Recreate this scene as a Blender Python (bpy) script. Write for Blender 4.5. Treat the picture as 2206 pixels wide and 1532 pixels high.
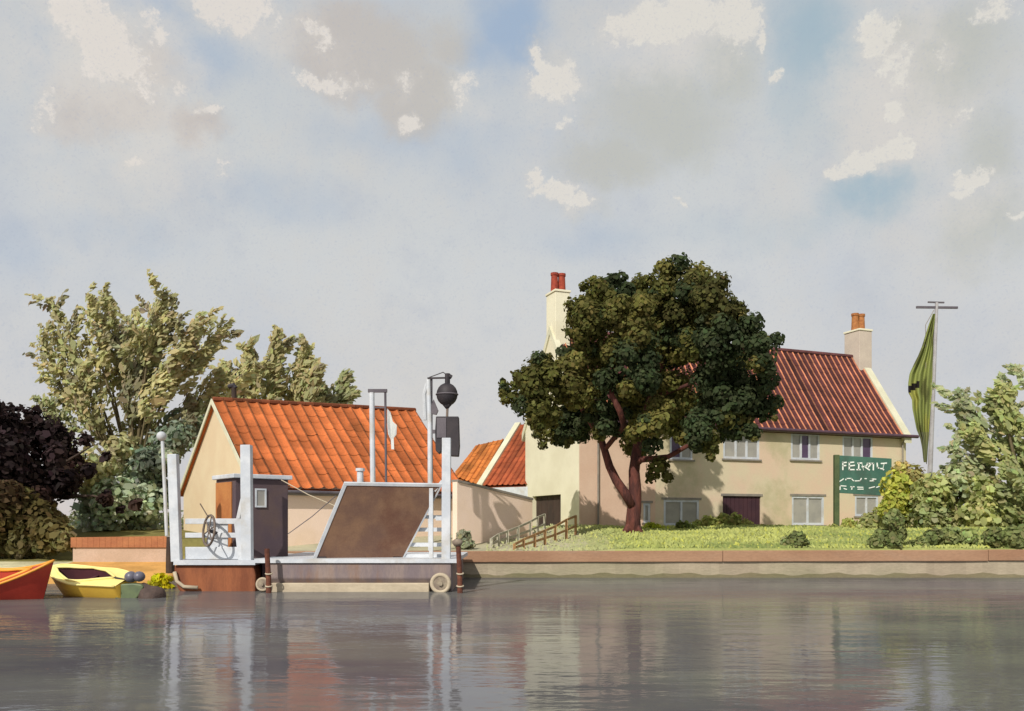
import bpy, math, random
import numpy as np
from mathutils import Vector, Matrix

for o in list(bpy.data.objects):
    bpy.data.objects.remove(o)
scene = bpy.context.scene
COL = scene.collection
R = math.radians

# ------------------------------------------------------------------ camera
F, EH, CX, HY = 1875.0, 1.93, 1103.0, 1130.0      # focal length (px of the 2206 wide picture), eye height, centre column, horizon row
cam_d = bpy.data.cameras.new("camera")
cam = bpy.data.objects.new("camera", cam_d)
COL.objects.link(cam)
cam.location = (0, 0, EH)
cam.rotation_euler = (R(90), 0, 0)
cam_d.sensor_width = 36
cam_d.lens = F / 2206 * 36
cam_d.shift_y = (HY - 766) / 2206
cam_d.clip_start = 0.1
cam_d.clip_end = 6000
scene.camera = cam

# ------------------------------------------------------------------ light and exposure
scene.view_settings.view_transform = 'Standard'
scene.view_settings.look = 'None'
scene.view_settings.exposure = 0
scene.view_settings.gamma = 1
SUN = Vector((-0.32, -0.70, 0.63)).normalized()
sun_d = bpy.data.lights.new("sun", 'SUN')
sun_d.energy = 4.2
sun_d.angle = R(0.6)
sun_d.color = (1, 0.95, 0.88)
sun = bpy.data.objects.new("sun", sun_d)
COL.objects.link(sun)
sun.rotation_euler = SUN.to_track_quat('Z', 'Y').to_euler()
sun.location = (-30, -30, 40)


def S(r, g, b):
    def f(c):
        c /= 255.0
        return c / 12.92 if c <= 0.04045 else ((c + 0.055) / 1.055) ** 2.4
    return (f(r), f(g), f(b), 1.0)


def azel(px, py):
    dx, dz = (px - CX) / F, (HY - py) / F
    return math.atan(dx), math.atan(dz / math.sqrt(1 + dx * dx))


world = bpy.data.worlds.new("World")
scene.world = world
world.use_nodes = True


def build_sky():
    nt = world.node_tree
    N, L = nt.nodes, nt.links
    N.clear()

    def node(t, **kw):
        n = N.new(t)
        for k, v in kw.items():
            setattr(n, k, v)
        return n

    def math_(op, a, b=None, clamp=False):
        n = node('ShaderNodeMath', operation=op, use_clamp=clamp)
        for i, v in enumerate((a, b)):
            if v is None:
                continue
            if isinstance(v, (int, float)):
                n.inputs[i].default_value = v
            else:
                L.new(v, n.inputs[i])
        return n.outputs[0]

    def vmath(op, a, b=None):
        n = node('ShaderNodeVectorMath', operation=op)
        for i, v in enumerate((a, b)):
            if v is None:
                continue
            if isinstance(v, (tuple, list)):
                n.inputs[i].default_value = v
            else:
                L.new(v, n.inputs[i])
        return n.outputs['Value'] if op == 'LENGTH' else n.outputs[0]

    def maprange(v, a, b, c, d, smooth=True):
        n = node('ShaderNodeMapRange', interpolation_type='SMOOTHSTEP' if smooth else 'LINEAR')
        L.new(v, n.inputs['Value'])
        for k, x in zip(('From Min', 'From Max', 'To Min', 'To Max'), (a, b, c, d)):
            n.inputs[k].default_value = x
        return n.outputs[0]

    def noise(scale, detail=4, rough=0.6, vec=None):
        n = node('ShaderNodeTexNoise')
        n.inputs['Scale'].default_value = scale
        n.inputs['Detail'].default_value = detail
        n.inputs['Roughness'].default_value = rough
        L.new(vec if vec is not None else D, n.inputs['Vector'])
        return n

    def mix(fac, a, b):
        n = node('ShaderNodeMix', data_type='RGBA')
        if isinstance(fac, float):
            n.inputs['Factor'].default_value = fac
        else:
            L.new(fac, n.inputs['Factor'])
        for k, v in ((6, a), (7, b)):
            if isinstance(v, tuple):
                n.inputs[k].default_value = v
            else:
                L.new(v, n.inputs[k])
        return n.outputs[2]

    tc = node('ShaderNodeTexCoord')
    D = tc.outputs['Generated']
    sep = node('ShaderNodeSeparateXYZ')
    L.new(D, sep.inputs[0])
    az = math_('ARCTAN2', sep.outputs[0], sep.outputs[1])
    el = math_('ARCSINE', sep.outputs[2])
    comb = node('ShaderNodeCombineXYZ')
    L.new(az, comb.inputs[0])
    L.new(el, comb.inputs[1])
    uv = comb.outputs[0]

    def warp(vec, scale, amp, detail=5):
        nz = noise(scale, detail, 0.65).outputs['Color']
        off = vmath('MULTIPLY', vmath('SUBTRACT', nz, (0.5, 0.5, 0.5)), (amp, amp, 0))
        return vmath('ADD', vec, off)

    uvs = warp(warp(uv, 4.0, 0.10, 4), 26.0, 0.045, 6)

    def blobs(lst, vec):
        acc = None
        for (px, py, rx, ry, w) in lst:
            a, e = azel(px, py)
            ln = vmath('LENGTH', vmath('MULTIPLY', vmath('SUBTRACT', vec, (a, e, 0)), (F / rx, F / ry, 0)))
            v = maprange(ln, 0.0, 1.35, w, 0.0)
            acc = v if acc is None else math_('MAXIMUM', acc, v)
        return acc

    X = 10.0

    def C(r, g, b):
        c = S(r, g, b)
        return (c[0] * X, c[1] * X, c[2] * X, 1)

    # base gradient by elevation
    ramp = node('ShaderNodeValToRGB')
    L.new(maprange(el, 0.0, 0.62, 0, 1, False), ramp.inputs[0])
    cr = ramp.color_ramp
    cr.elements[0].position = 0.0
    cr.elements[0].color = S(219, 207, 202)
    cr.elements[1].position = 1.0
    cr.elements[1].color = S(193, 199, 204)
    for p, c in ((0.2, S(214, 211, 208)), (0.45, S(210, 212, 212)), (0.7, S(205, 208, 208))):
        e = cr.elements.new(p)
        e.color = c
    sc = node('ShaderNodeVectorMath', operation='SCALE')
    L.new(ramp.outputs[0], sc.inputs[0])
    sc.inputs['Scale'].default_value = X
    col = sc.outputs[0]
    # broad drifting of the wash
    big = noise(3.2, 5, 0.6).outputs[0]
    col = mix(math_('MULTIPLY', maprange(big, 0.42, 0.72, 0, 1), 0.5), col, C(190, 197, 208))
    big2 = noise(5.0, 5, 0.6, vmath('ADD', D, (7.1, 3.3, 1.7))).outputs[0]
    col = mix(math_('MULTIPLY', maprange(big2, 0.45, 0.75, 0, 1), 0.5), col, C(211, 206, 199))
    mid = noise(14, 8, 0.68, vmath('ADD', D, (1.1, 8.3, 2.7))).outputs[0]
    col = mix(maprange(mid, 0.48, 0.72, 0, 0.4), col, C(188, 193, 202))
    col = mix(maprange(mid, 0.52, 0.3, 0, 0.35), col, C(214, 210, 204))
    # blue openings
    blue = blobs([(1110, 50, 130, 110, 1), (1050, 110, 120, 80, .7), (1760, 70, 130, 150, .85), (1720, 200, 110, 140, .55),
                  (1890, 390, 150, 80, .9), (1800, 460, 240, 60, .45), (430, 120, 190, 90, .6), (330, 30, 170, 60, .6), (860, 300, 330, 90, .45),
                  (1150, 300, 200, 60, .3), (30, 520, 110, 110, .45), (1600, 480, 260, 90, .4), (40, 90, 70, 90, .4), (600, 430, 280, 90, .5), (250, 480, 220, 90, .45), (1300, 500, 260, 70, .4), (1010, 330, 120, 120, .5)], uvs)
    col = mix(maprange(math_('ADD', blue, math_('MULTIPLY', math_('SUBTRACT', noise(9, 6, .65).outputs[0], 0.5), 0.5)), 0.1, 1.0, 0, 0.85), col, mix(maprange(az, 0.0, 0.35, 0, 1), C(158, 180, 206), C(160, 184, 197)))
    # warm grey cloud bodies
    grey = blobs([(780, 110, 210, 110, 1), (900, 210, 130, 120, .9), (960, 90, 120, 90, .7), (300, 160, 140, 80, .75), (230, 230, 180, 70, .8), (420, 270, 130, 60, .85),
                  (140, 210, 130, 80, .7), (1420, 230, 260, 150, .8), (1330, 330, 200, 90, .8), (1560, 120, 140, 130, .7), (2080, 120, 170, 140, .8),
                  (1960, 60, 150, 70, .7), (2120, 500, 150, 130, .7), (2150, 330, 100, 120, .6), (1250, 420, 150, 60, .5), (1180, 90, 100, 60, .5)], uvs)
    gm = maprange(math_('ADD', grey, math_('MULTIPLY', math_('SUBTRACT', noise(7, 6, .65, vmath('ADD', D, (3., 9., 4.))).outputs[0], 0.5), 0.7)), 0.28, 0.8, 0, 0.85)
    warm = mix(maprange(az, -0.35, 0.25, 0, 1), C(200, 191, 184), C(193, 194, 186))
    glow = blobs([(210, 130, 300, 200, .9), (600, 60, 260, 120, .7), (1450, 70, 280, 130, .8), (1930, 210, 230, 230, .8), (1190, 190, 140, 160, .6), (330, 330, 280, 120, .7), (1000, 230, 150, 110, .5), (2120, 430, 150, 120, .5), (1230, 400, 150, 60, .6), (100, 320, 140, 150, .5)], uvs)
    col = mix(gm, col, warm)
    gl = maprange(math_('ADD', glow, math_('MULTIPLY', math_('SUBTRACT', noise(16, 9, .72, vmath('ADD', D, (9., 2., 5.))).outputs[0], 0.5), 1.3)), 0.25, 0.95, 0, 0.65)
    col = mix(gl, col, C(224, 218, 210))
    # bright ragged edges of paper white cloud
    white = blobs([(190, 95, 75, 75, 1), (120, 40, 60, 40, .7), (250, 130, 70, 40, .7), (330, 90, 60, 50, .45), (540, 25, 90, 45, .95), (480, 10, 70, 30, .8),
                   (690, 75, 40, 28, .62), (730, 172, 110, 18, .62), (870, 180, 40, 40, .5), (895, 265, 35, 25, .6), (1000, 195, 55, 50, .45),
                   (60, 200, 40, 60, .5), (300, 190, 60, 40, .42), (450, 245, 60, 18, .55), (260, 330, 50, 20, .5), (380, 205, 40, 20, .45), (480, 370, 30, 25, .45),
                   (1195, 170, 68, 52, .95), (1165, 110, 24, 40, .7), (1440, 40, 170, 45, 1), (1590, 25, 70, 60, 1), (1340, 45, 70, 28, .8), (1640, 60, 14, 40, .7),
                   (1210, 395, 60, 24, .95), (1170, 370, 34, 24, .8), (1270, 415, 50, 12, .7), (1200, 275, 50, 16, .42), (1680, 155, 24, 20, .7),
                   (1930, 290, 62, 30, .95), (1860, 320, 60, 32, .95), (1800, 345, 36, 26, .8), (1950, 265, 30, 18, .7), (1915, 60, 56, 52, .85), (1960, 120, 70, 60, .5), (1950, 200, 36, 24, .7),
                   (2105, 375, 40, 24, .85), (2075, 405, 24, 14, .7), (2060, 130, 50, 40, .4), (2170, 30, 60, 30, .5), (1465, 410, 18, 8, .6), (2185, 480, 30, 14, .5), (2110, 250, 60, 16, .4)], uvs)
    fine = math_('ADD', math_('MULTIPLY', noise(40, 10, .75).outputs[0], 0.6), math_('MULTIPLY', noise(140, 6, .75).outputs[0], 0.4))
    wv = math_('ADD', white, math_('MULTIPLY', math_('SUBTRACT', fine, 0.5), 2.3))
    wm = maprange(wv, 0.3, 0.58, 0, 0.92)
    # keep the ragged lights to the neighbourhood of each patch
    wm = math_('MULTIPLY', wm, maprange(white, 0.02, 0.2, 0, 1))
    col = mix(wm, col, mix(maprange(az, -0.3, 0.3, 0, 1), C(237, 229, 220), C(234, 230, 219)))
    halo = maprange(math_('ADD', white, math_('MULTIPLY', math_('SUBTRACT', noise(12, 7, .7).outputs[0], 0.5), 0.9)), 0.05, 0.7, 0, 0.4)
    col = mix(math_('MULTIPLY', halo, maprange(white, 0.0, 0.3, 0, 1)), col, C(216, 211, 204))
    # granulation
    gr = noise(420, 2, .6).outputs[0]
    col = mix(math_('MULTIPLY', maprange(gr, 0.52, 0.75, 0, 1), 0.22), col, C(168, 176, 196))
    # the physical sky glimmers through
    sky = node('ShaderNodeTexSky', sky_type='NISHITA', sun_disc=False)
    sky.sun_elevation = math.asin(SUN.z)
    sky.sun_rotation = math.atan2(SUN.x, SUN.y)
    col = mix(0.06, col, sky.outputs[0])
    bg = node('ShaderNodeBackground')
    L.new(col, bg.inputs[0])
    bg.inputs[1].default_value = 0.1
    out = node('ShaderNodeOutputWorld')
    L.new(bg.outputs[0], out.inputs[0])


build_sky()

# ------------------------------------------------------------------ helpers
rng = np.random.default_rng(7)
random.seed(7)


def P(px, py, Y):
    return Vector(((px - CX) / F * Y, Y, EH - (py - HY) / F * Y))


def mpp(Y):
    return Y / F


class MB:
    def __init__(self):
        self.v, self.f, self.c, self.n = [], [], [], 0

    def add(self, verts, faces, col=(1, 1, 1)):
        b = self.n
        self.v.extend([tuple(x) for x in verts])
        self.n += len(verts)
        for f in faces:
            self.f.append([b + i for i in f])
            self.c.append(col[:3])
        return self

    def quad(self, a, b, c, d, col=(1, 1, 1)):
        return self.add([a, b, c, d], [(0, 1, 2, 3)], col)

    def prism(self, poly, off, col=(1, 1, 1)):
        n = len(poly)
        off = Vector(off)
        top = [Vector(p) for p in poly]
        bot = [p + off for p in top]
        faces = [tuple(range(n)), tuple(range(2 * n - 1, n - 1, -1))]
        for i in range(n):
            j = (i + 1) % n
            faces.append((i, i + n, j + n, j))
        return self.add(top + bot, faces, col)

    def obox(self, o, ax, ay, az, col=(1, 1, 1)):
        o, ax, ay, az = map(Vector, (o, ax, ay, az))
        return self.prism([o, o + ax, o + ax + ay, o + ay], az, col)

    def box(self, x0, x1, y0, y1, z0, z1, col=(1, 1, 1)):
        return self.obox((x0, y0, z0), (x1 - x0, 0, 0), (0, y1 - y0, 0), (0, 0, z1 - z0), col)

    def bar(self, a, b, w, h=None, col=(1, 1, 1), up=(0, 0, 1)):
        a, b = Vector(a), Vector(b)
        d = (b - a).normalized()
        up = Vector(up)
        if abs(d.dot(up)) > 0.95:
            up = Vector((0, 1, 0))
        s = d.cross(up).normalized()
        t = s.cross(d).normalized()
        h = h or w
        return self.obox(a - s * w / 2 - t * h / 2, s * w, t * h, b - a, col)

    def tube(self, pts, radii, n=10, col=(1, 1, 1), cap=True):
        pts = [Vector(p) for p in pts]
        if isinstance(radii, (int, float)):
            radii = [radii] * len(pts)
        vs, fs = [], []
        ref = Vector((0.3, 1, 0.2)).normalized()
        for i, p in enumerate(pts):
            d = (pts[min(i + 1, len(pts) - 1)] - pts[max(i - 1, 0)]).normalized()
            s = d.cross(ref)
            if s.length < 1e-3:
                s = d.cross(Vector((1, 0, 0)))
            s.normalize()
            t = d.cross(s).normalized()
            for k in range(n):
                a = 2 * math.pi * k / n
                vs.append(p + (s * math.cos(a) + t * math.sin(a)) * radii[i])
        for i in range(len(pts) - 1):
            for k in range(n):
                k2 = (k + 1) % n
                fs.append((i * n + k, i * n + k2, (i + 1) * n + k2, (i + 1) * n + k))
        if cap:
            fs.append(tuple(range(n - 1, -1, -1)))
            fs.append(tuple((len(pts) - 1) * n + k for k in range(n)))
        return self.add(vs, fs, col)

    def ball(self, c, r, sx=1, sy=1, sz=1, n=14, col=(1, 1, 1)):
        c = Vector(c)
        vs, fs = [], []
        m = n // 2
        for i in range(m + 1):
            th = math.pi * i / m
            for k in range(n):
                ph = 2 * math.pi * k / n
                vs.append(c + Vector((math.sin(th) * math.cos(ph) * sx, math.sin(th) * math.sin(ph) * sy, math.cos(th) * sz)) * r)
        for i in range(m):
            for k in range(n):
                k2 = (k + 1) % n
                fs.append((i * n + k, (i + 1) * n + k, (i + 1) * n + k2, i * n + k2))
        return self.add(vs, fs, col)

    def torus(self, c, r, rr, ax, ay, n=28, m=8, col=(1, 1, 1)):
        c, ax, ay = Vector(c), Vector(ax).normalized(), Vector(ay).normalized()
        az = ax.cross(ay)
        vs, fs = [], []
        for i in range(n):
            a = 2 * math.pi * i / n
            d = ax * math.cos(a) + ay * math.sin(a)
            for k in range(m):
                b = 2 * math.pi * k / m
                vs.append(c + d * (r + rr * math.cos(b)) + az * rr * math.sin(b))
        for i in range(n):
            for k in range(m):
                i2, k2 = (i + 1) % n, (k + 1) % m
                fs.append((i * m + k, i2 * m + k, i2 * m + k2, i * m + k2))
        return self.add(vs, fs, col)

    def build(self, name, mat, parent=None, smooth=False, bevel=0.0, fix=True):
        base = Vector((0, 0, 0))
        p = parent
        while p is not None:
            base += p.location
            p = p.parent
        me = bpy.data.meshes.new(name)
        me.from_pydata([(x[0] - base.x, x[1] - base.y, x[2] - base.z) for x in self.v], [], self.f)
        at = me.attributes.new('col', 'FLOAT_COLOR', 'FACE')
        arr = np.ones((len(self.f), 4), dtype=np.float32)
        arr[:, :3] = np.array(self.c, dtype=np.float32)
        at.data.foreach_set('color', arr.ravel())
        me.validate()
        if fix:
            import bmesh
            bm = bmesh.new()
            bm.from_mesh(me)
            bmesh.ops.recalc_face_normals(bm, faces=bm.faces)
            bm.to_mesh(me)
            bm.free()
        if smooth:
            me.polygons.foreach_set('use_smooth', [True] * len(me.polygons))
        me.materials.append(mat)
        o = bpy.data.objects.new(name, me)
        COL.objects.link(o)
        if parent is not None:
            o.parent = parent
        if bevel:
            b = o.modifiers.new('bevel', 'BEVEL')
            b.width = bevel
            b.segments = 2
            b.limit_method = 'ANGLE'
        return o


def tag(o, label, cat, group=None):
    o['label'] = label
    o['category'] = cat
    if group:
        o['group'] = group
    return o


def thing(name, loc, label, cat, group=None):
    o = bpy.data.objects.new(name, None)
    o.empty_display_size = 0.3
    COL.objects.link(o)
    o.location = loc
    return tag(o, label, cat, group)


def lab(o, label):
    o['label'] = label
    return o


# ---- materials
def newmat(name):
    m = bpy.data.materials.new(name)
    m.use_nodes = True
    nt = m.node_tree
    return m, nt, nt.nodes['Principled BSDF']


def mat(name, c1, c2=None, scale=1.2, rough=0.8, bump=0.0, bscale=12.0, c3=None, stretch=(1, 1, 1), spec=0.3, attr=False, trans=0.0, metal=0.0, grain=0.12):
    m, nt, b = newmat(name)
    N, L = nt.nodes, nt.links
    tc = N.new('ShaderNodeTexCoord')
    mp = N.new('ShaderNodeMapping')
    mp.inputs['Scale'].default_value = stretch
    L.new(tc.outputs['Object'], mp.inputs[0])

    def noise(s, d=6, r=0.6, off=None):
        n = N.new('ShaderNodeTexNoise')
        n.inputs['Scale'].default_value = s
        n.inputs['Detail'].default_value = d
        n.inputs['Roughness'].default_value = r
        if off:
            a = N.new('ShaderNodeVectorMath')
            a.inputs[1].default_value = off
            L.new(mp.outputs[0], a.inputs[0])
            L.new(a.outputs[0], n.inputs['Vector'])
        else:
            L.new(mp.outputs[0], n.inputs['Vector'])
        return n.outputs[0]

    def mr(v, a, b_, c=0., d=1.):
        n = N.new('ShaderNodeMapRange')
        n.interpolation_type = 'SMOOTHSTEP'
        L.new(v, n.inputs[0])
        for i, x in enumerate((a, b_, c, d)):
            n.inputs[i + 1].default_value = x
        return n.outputs[0]

    def mix(f, a, b_, blend='MIX'):
        n = N.new('ShaderNodeMix')
        n.data_type = 'RGBA'
        n.blend_type = blend
        if isinstance(f, float):
            n.inputs[0].default_value = f
        else:
            L.new(f, n.inputs[0])
        for k, v in ((6, a), (7, b_)):
            if isinstance(v, tuple):
                n.inputs[k].default_value = v if len(v) == 4 else v + (1,)
            else:
                L.new(v, n.inputs[k])
        return n.outputs[2]
    c2 = c2 or c1
    col = mix(mr(noise(scale), 0.35, 0.65), c1, c2)
    if c3:
        col = mix(mr(noise(scale * 0.6, off=(5.2, 1.3, 8.1)), 0.5, 0.68, 0, .8), col, c3)
    if grain:
        g = N.new('ShaderNodeMapRange')
        L.new(noise(bscale * 1.7, 5, .7, (2., 4., 6.)), g.inputs[0])
        for i, x in enumerate((0.3, 0.7, 1 - grain, 1 + grain)):
            g.inputs[i + 1].default_value = x
        vm = N.new('ShaderNodeVectorMath')
        vm.operation = 'SCALE'
        L.new(col, vm.inputs[0])
        L.new(g.outputs[0], vm.inputs['Scale'])
        col = vm.outputs[0]
    if attr:
        a = N.new('ShaderNodeAttribute')
        a.attribute_name = 'col'
        col = mix(1.0, col, a.outputs['Color'], 'MULTIPLY')
    L.new(col, b.inputs['Base Color'])
    b.inputs['Roughness'].default_value = rough
    b.inputs['Specular IOR Level'].default_value = spec
    b.inputs['Metallic'].default_value = metal
    if bump:
        bp = N.new('ShaderNodeBump')
        bp.inputs['Strength'].default_value = bump
        bp.inputs['Distance'].default_value = 0.05
        L.new(noise(bscale), bp.inputs['Height'])
        L.new(bp.outputs[0], b.inputs['Normal'])
    if trans:
        t = N.new('ShaderNodeBsdfTranslucent')
        L.new(col, t.inputs[0])
        ms = N.new('ShaderNodeMixShader')
        ms.inputs[0].default_value = trans
        L.new(b.outputs[0], ms.inputs[1])
        L.new(t.outputs[0], ms.inputs[2])
        L.new(ms.outputs[0], N['Material Output'].inputs[0])
    return m


W1 = (1, 1, 1, 1)
M = {}
M['foliage'] = mat('leaf_green', (0.92, 0.92, 0.92, 1), (1.08, 1.08, 1.05, 1), scale=.8, rough=.75, attr=True, trans=.48, spec=.1, grain=.0)
M['ground'] = mat('meadow', (.85, .85, .85, 1), (1.1, 1.1, 1.1, 1), scale=.7, rough=.95, attr=True, bump=.4, bscale=5, spec=.1)
M['bark'] = mat('red_bark', S(104, 60, 50), S(70, 42, 38), scale=2.2, rough=.9, bump=.9, bscale=7, stretch=(2.2, 2.2, .5), grain=.25)
M['olive_bark'] = mat('olive_bark', S(120, 108, 78), S(96, 86, 64), scale=2, rough=.9, bump=.6, stretch=(2, 2, .6))
M['tile'] = mat('clay_tile', (.8, .8, .8, 1), (1.15, 1.12, 1.1, 1), scale=.9, rough=.85, attr=True, bump=.25, bscale=9, spec=.2, grain=.16, c3=(.58, .63, .6, 1))
M['cream'] = mat('cream_render', S(224, 218, 192), S(214, 207, 180), scale=.5, rough=.9, bump=.12, bscale=14, grain=.05)
M['peach'] = mat('peach_render', S(212, 194, 160), S(206, 184, 150), scale=.5, rough=.9, bump=.12, bscale=14, grain=.05)
M['pink'] = mat('pink_render', S(232, 208, 186), S(236, 212, 194), scale=.45, rough=.9, bump=.12, bscale=14, c3=S(226, 200, 174), grain=.05)
M['ochre_wall'] = mat('ochre_render', S(203, 190, 160), S(208, 183, 158), scale=.55, rough=.9, bump=.15, bscale=12, c3=S(174, 166, 130), grain=.06)
M['shaded_wall'] = mat('shaded_front_render', S(205, 174, 150), S(212, 184, 160), scale=.5, rough=.9, bump=.12, c3=S(196, 164, 140), grain=.06)  # left end of the inn front, its pinkish shadow put into the colour
M['verge'] = mat('pale_coping', S(208, 204, 178), S(194, 191, 164), scale=1.2, rough=.85, grain=.06)
M['white'] = mat('white_paint', S(202, 205, 208), S(182, 187, 193), scale=1.6, rough=.55, grain=.06, spec=.4, c3=S(176, 172, 164))
M['grey_paint'] = mat('grey_paint', S(168, 172, 176), S(186, 188, 190), scale=1.4, rough=.6, grain=.06)
M['hull_grey'] = mat('weathered_grey_hull', S(140, 124, 116), S(116, 104, 106), scale=1.1, stretch=(1.6, 1.6, .4), rough=.75, c3=S(134, 102, 78), grain=.1, bump=.1)
M['hull_brown'] = mat('rusty_brown_hull', S(146, 88, 56), S(116, 68, 46), scale=1.3, stretch=(1.6, 1.6, .4), rough=.75, c3=S(112, 62, 40), grain=.12, bump=.12)
M['strip'] = mat('beige_timber', S(186, 172, 148), S(168, 154, 132), scale=2, rough=.85, stretch=(.4, 1, 1), grain=.1)
M['ramp'] = mat('brown_ramp_plate', S(128, 98, 76), S(106, 80, 68), scale=.9, rough=.8, c3=S(98, 66, 54), grain=.1, bump=.15)
M['cabin'] = mat('plum_cabin', S(92, 76, 76), S(82, 68, 74), scale=.8, rough=.75, c3=S(98, 80, 70), grain=.08)
M['cabin_side'] = mat('orange_brown_board', S(178, 118, 66), S(160, 98, 54), scale=1.2, rough=.8, grain=.1)
M['dark'] = mat('dark_iron', S(58, 52, 54), S(46, 42, 46), scale=2, rough=.6, grain=.1)
M['slate'] = mat('slate_grey_panel', S(98, 92, 96), S(82, 76, 82), scale=1.5, rough=.6, grain=.08)
M['soot'] = mat('sooty_timber', S(70, 56, 46), S(54, 44, 40), scale=2, rough=.85, grain=.15, bump=.2)
M['rust'] = mat('rusty_pile', S(110, 66, 48), S(84, 50, 40), scale=3, rough=.85, grain=.2, bump=.4)
M['wheel'] = mat('worn_wheel', S(150, 138, 118), S(120, 106, 94), scale=4, rough=.7, grain=.15)
M['wheel_iron'] = mat('brown_iron', S(124, 110, 98), S(98, 86, 78), scale=3, rough=.6, grain=.1)
M['coping'] = mat('orange_brown_coping', S(158, 124, 98), S(146, 111, 86), scale=.8, rough=.85, stretch=(.35, 1, 1), c3=S(148, 128, 110), grain=.12, bump=.2)
M['wall_pink'] = mat('dull_pink_render', S(190, 166, 146), S(180, 156, 134), scale=.8, rough=.9, bump=.2, c3=S(166, 148, 124), grain=.1)
M['brick'] = mat('orange_brick_coping', S(168, 112, 74), S(152, 96, 66), scale=1.3, rough=.85, stretch=(.5, 1, 1), grain=.14, bump=.2)
M['quay'] = mat('beige_quay', S(164, 152, 130), S(152, 138, 118), scale=.6, rough=.9, c3=S(142, 136, 110), stretch=(.35, 1, 1), grain=.12, bump=.25, attr=True)
M['pane'] = mat('grey_window_glass', S(146, 143, 136), S(160, 156, 146), scale=1.4, rough=.22, spec=.5, grain=.03)
M['purple'] = mat('purple_window_glass', S(84, 66, 92), S(72, 54, 80), scale=1.4, rough=.2, spec=.5, grain=.03)
M['maroon'] = mat('maroon_boards', S(70, 44, 50), S(60, 38, 46), scale=1.4, rough=.7, grain=.08)
M['door'] = mat('dark_brown_door', S(72, 56, 48), S(60, 48, 42), scale=1.4, rough=.8, grain=.1)
M['gutter'] = mat('plum_gutter', S(86, 62, 72), S(74, 54, 64), scale=2, rough=.6, grain=.05)
M['lead'] = mat('grey_lead', S(140, 132, 120), S(122, 116, 108), scale=2, rough=.7, grain=.08)
M['pot'] = mat('clay_pot', S(156, 68, 46), S(128, 52, 40), scale=5, rough=.8, grain=.15)
M['pot_tan'] = mat('tan_clay_pot', S(172, 116, 66), S(146, 92, 54), scale=5, rough=.8, grain=.15)
M['stack_shade'] = mat('shaded_stack_render', S(196, 182, 166), S(186, 172, 158), scale=1, rough=.9, grain=.05)  # grey of the stack's shaded front, put into the colour of the whole stack
M['sign'] = mat('green_sign_paint', S(60, 98, 84), S(72, 108, 92), scale=1.6, rough=.55, c3=S(66, 88, 76), grain=.06)
M['sign_post'] = mat('dull_green_post', S(84, 96, 62), S(70, 84, 56), scale=2, rough=.7)
M['letter'] = mat('white_lettering', S(226, 230, 220), rough=.6, grain=.03)
M['pole'] = mat('silver_pole', S(152, 148, 148), S(170, 168, 168), scale=2, rough=.55, grain=.05)
M['cloth'] = mat('flag_cloth', W1, (1.05, 1.05, 1, 1), scale=2, rough=.9, attr=True, trans=.15, spec=.1, grain=.08)
M['red_boat'] = mat('red_boat_paint', S(182, 62, 46), S(166, 54, 42), scale=1.2, rough=.45, c3=S(194, 84, 52), grain=.06, spec=.4)
M['red_inside'] = mat('deep_red_inside', S(176, 64, 44), S(158, 56, 42), scale=1.4, rough=.6, grain=.06)
M['yellow_boat'] = mat('yellow_boat_paint', S(226, 188, 74), S(216, 174, 66), scale=1.1, rough=.45, grain=.05, spec=.4)
M['pale_yellow'] = mat('pale_yellow_trim', S(232, 216, 140), S(226, 206, 126), scale=1.2, rough=.5, grain=.04)
M['gold'] = mat('golden_gunwale', S(226, 158, 58), S(216, 146, 54), scale=2, rough=.5, grain=.05)
M['cockpit'] = mat('maroon_cockpit', S(78, 40, 46), S(66, 34, 42), scale=2, rough=.8, grain=.05)
M['cowl'] = mat('grey_cowl', S(98, 96, 108), S(86, 84, 96), scale=3, rough=.4, grain=.05, spec=.5)
M['green_leg'] = mat('green_motor_paint', S(96, 108, 76), S(82, 94, 70), scale=3, rough=.5, grain=.08)
M['fence_brown'] = mat('brown_rail', S(162, 126, 84), S(140, 106, 72), scale=3, rough=.85, grain=.12)
M['fence_grey'] = mat('silvery_timber', S(176, 172, 152), S(160, 154, 134), scale=3, rough=.85, grain=.1)
M['grass'] = mat('grass_blades', W1, (1.1, 1.1, 1, 1), scale=1, rough=.85, attr=True, trans=.2, spec=.1, grain=0)
M['stone'] = mat('dark_wet_stone', S(84, 68, 60), S(70, 58, 54), scale=3, rough=.7, bump=.6, grain=.15)


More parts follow.
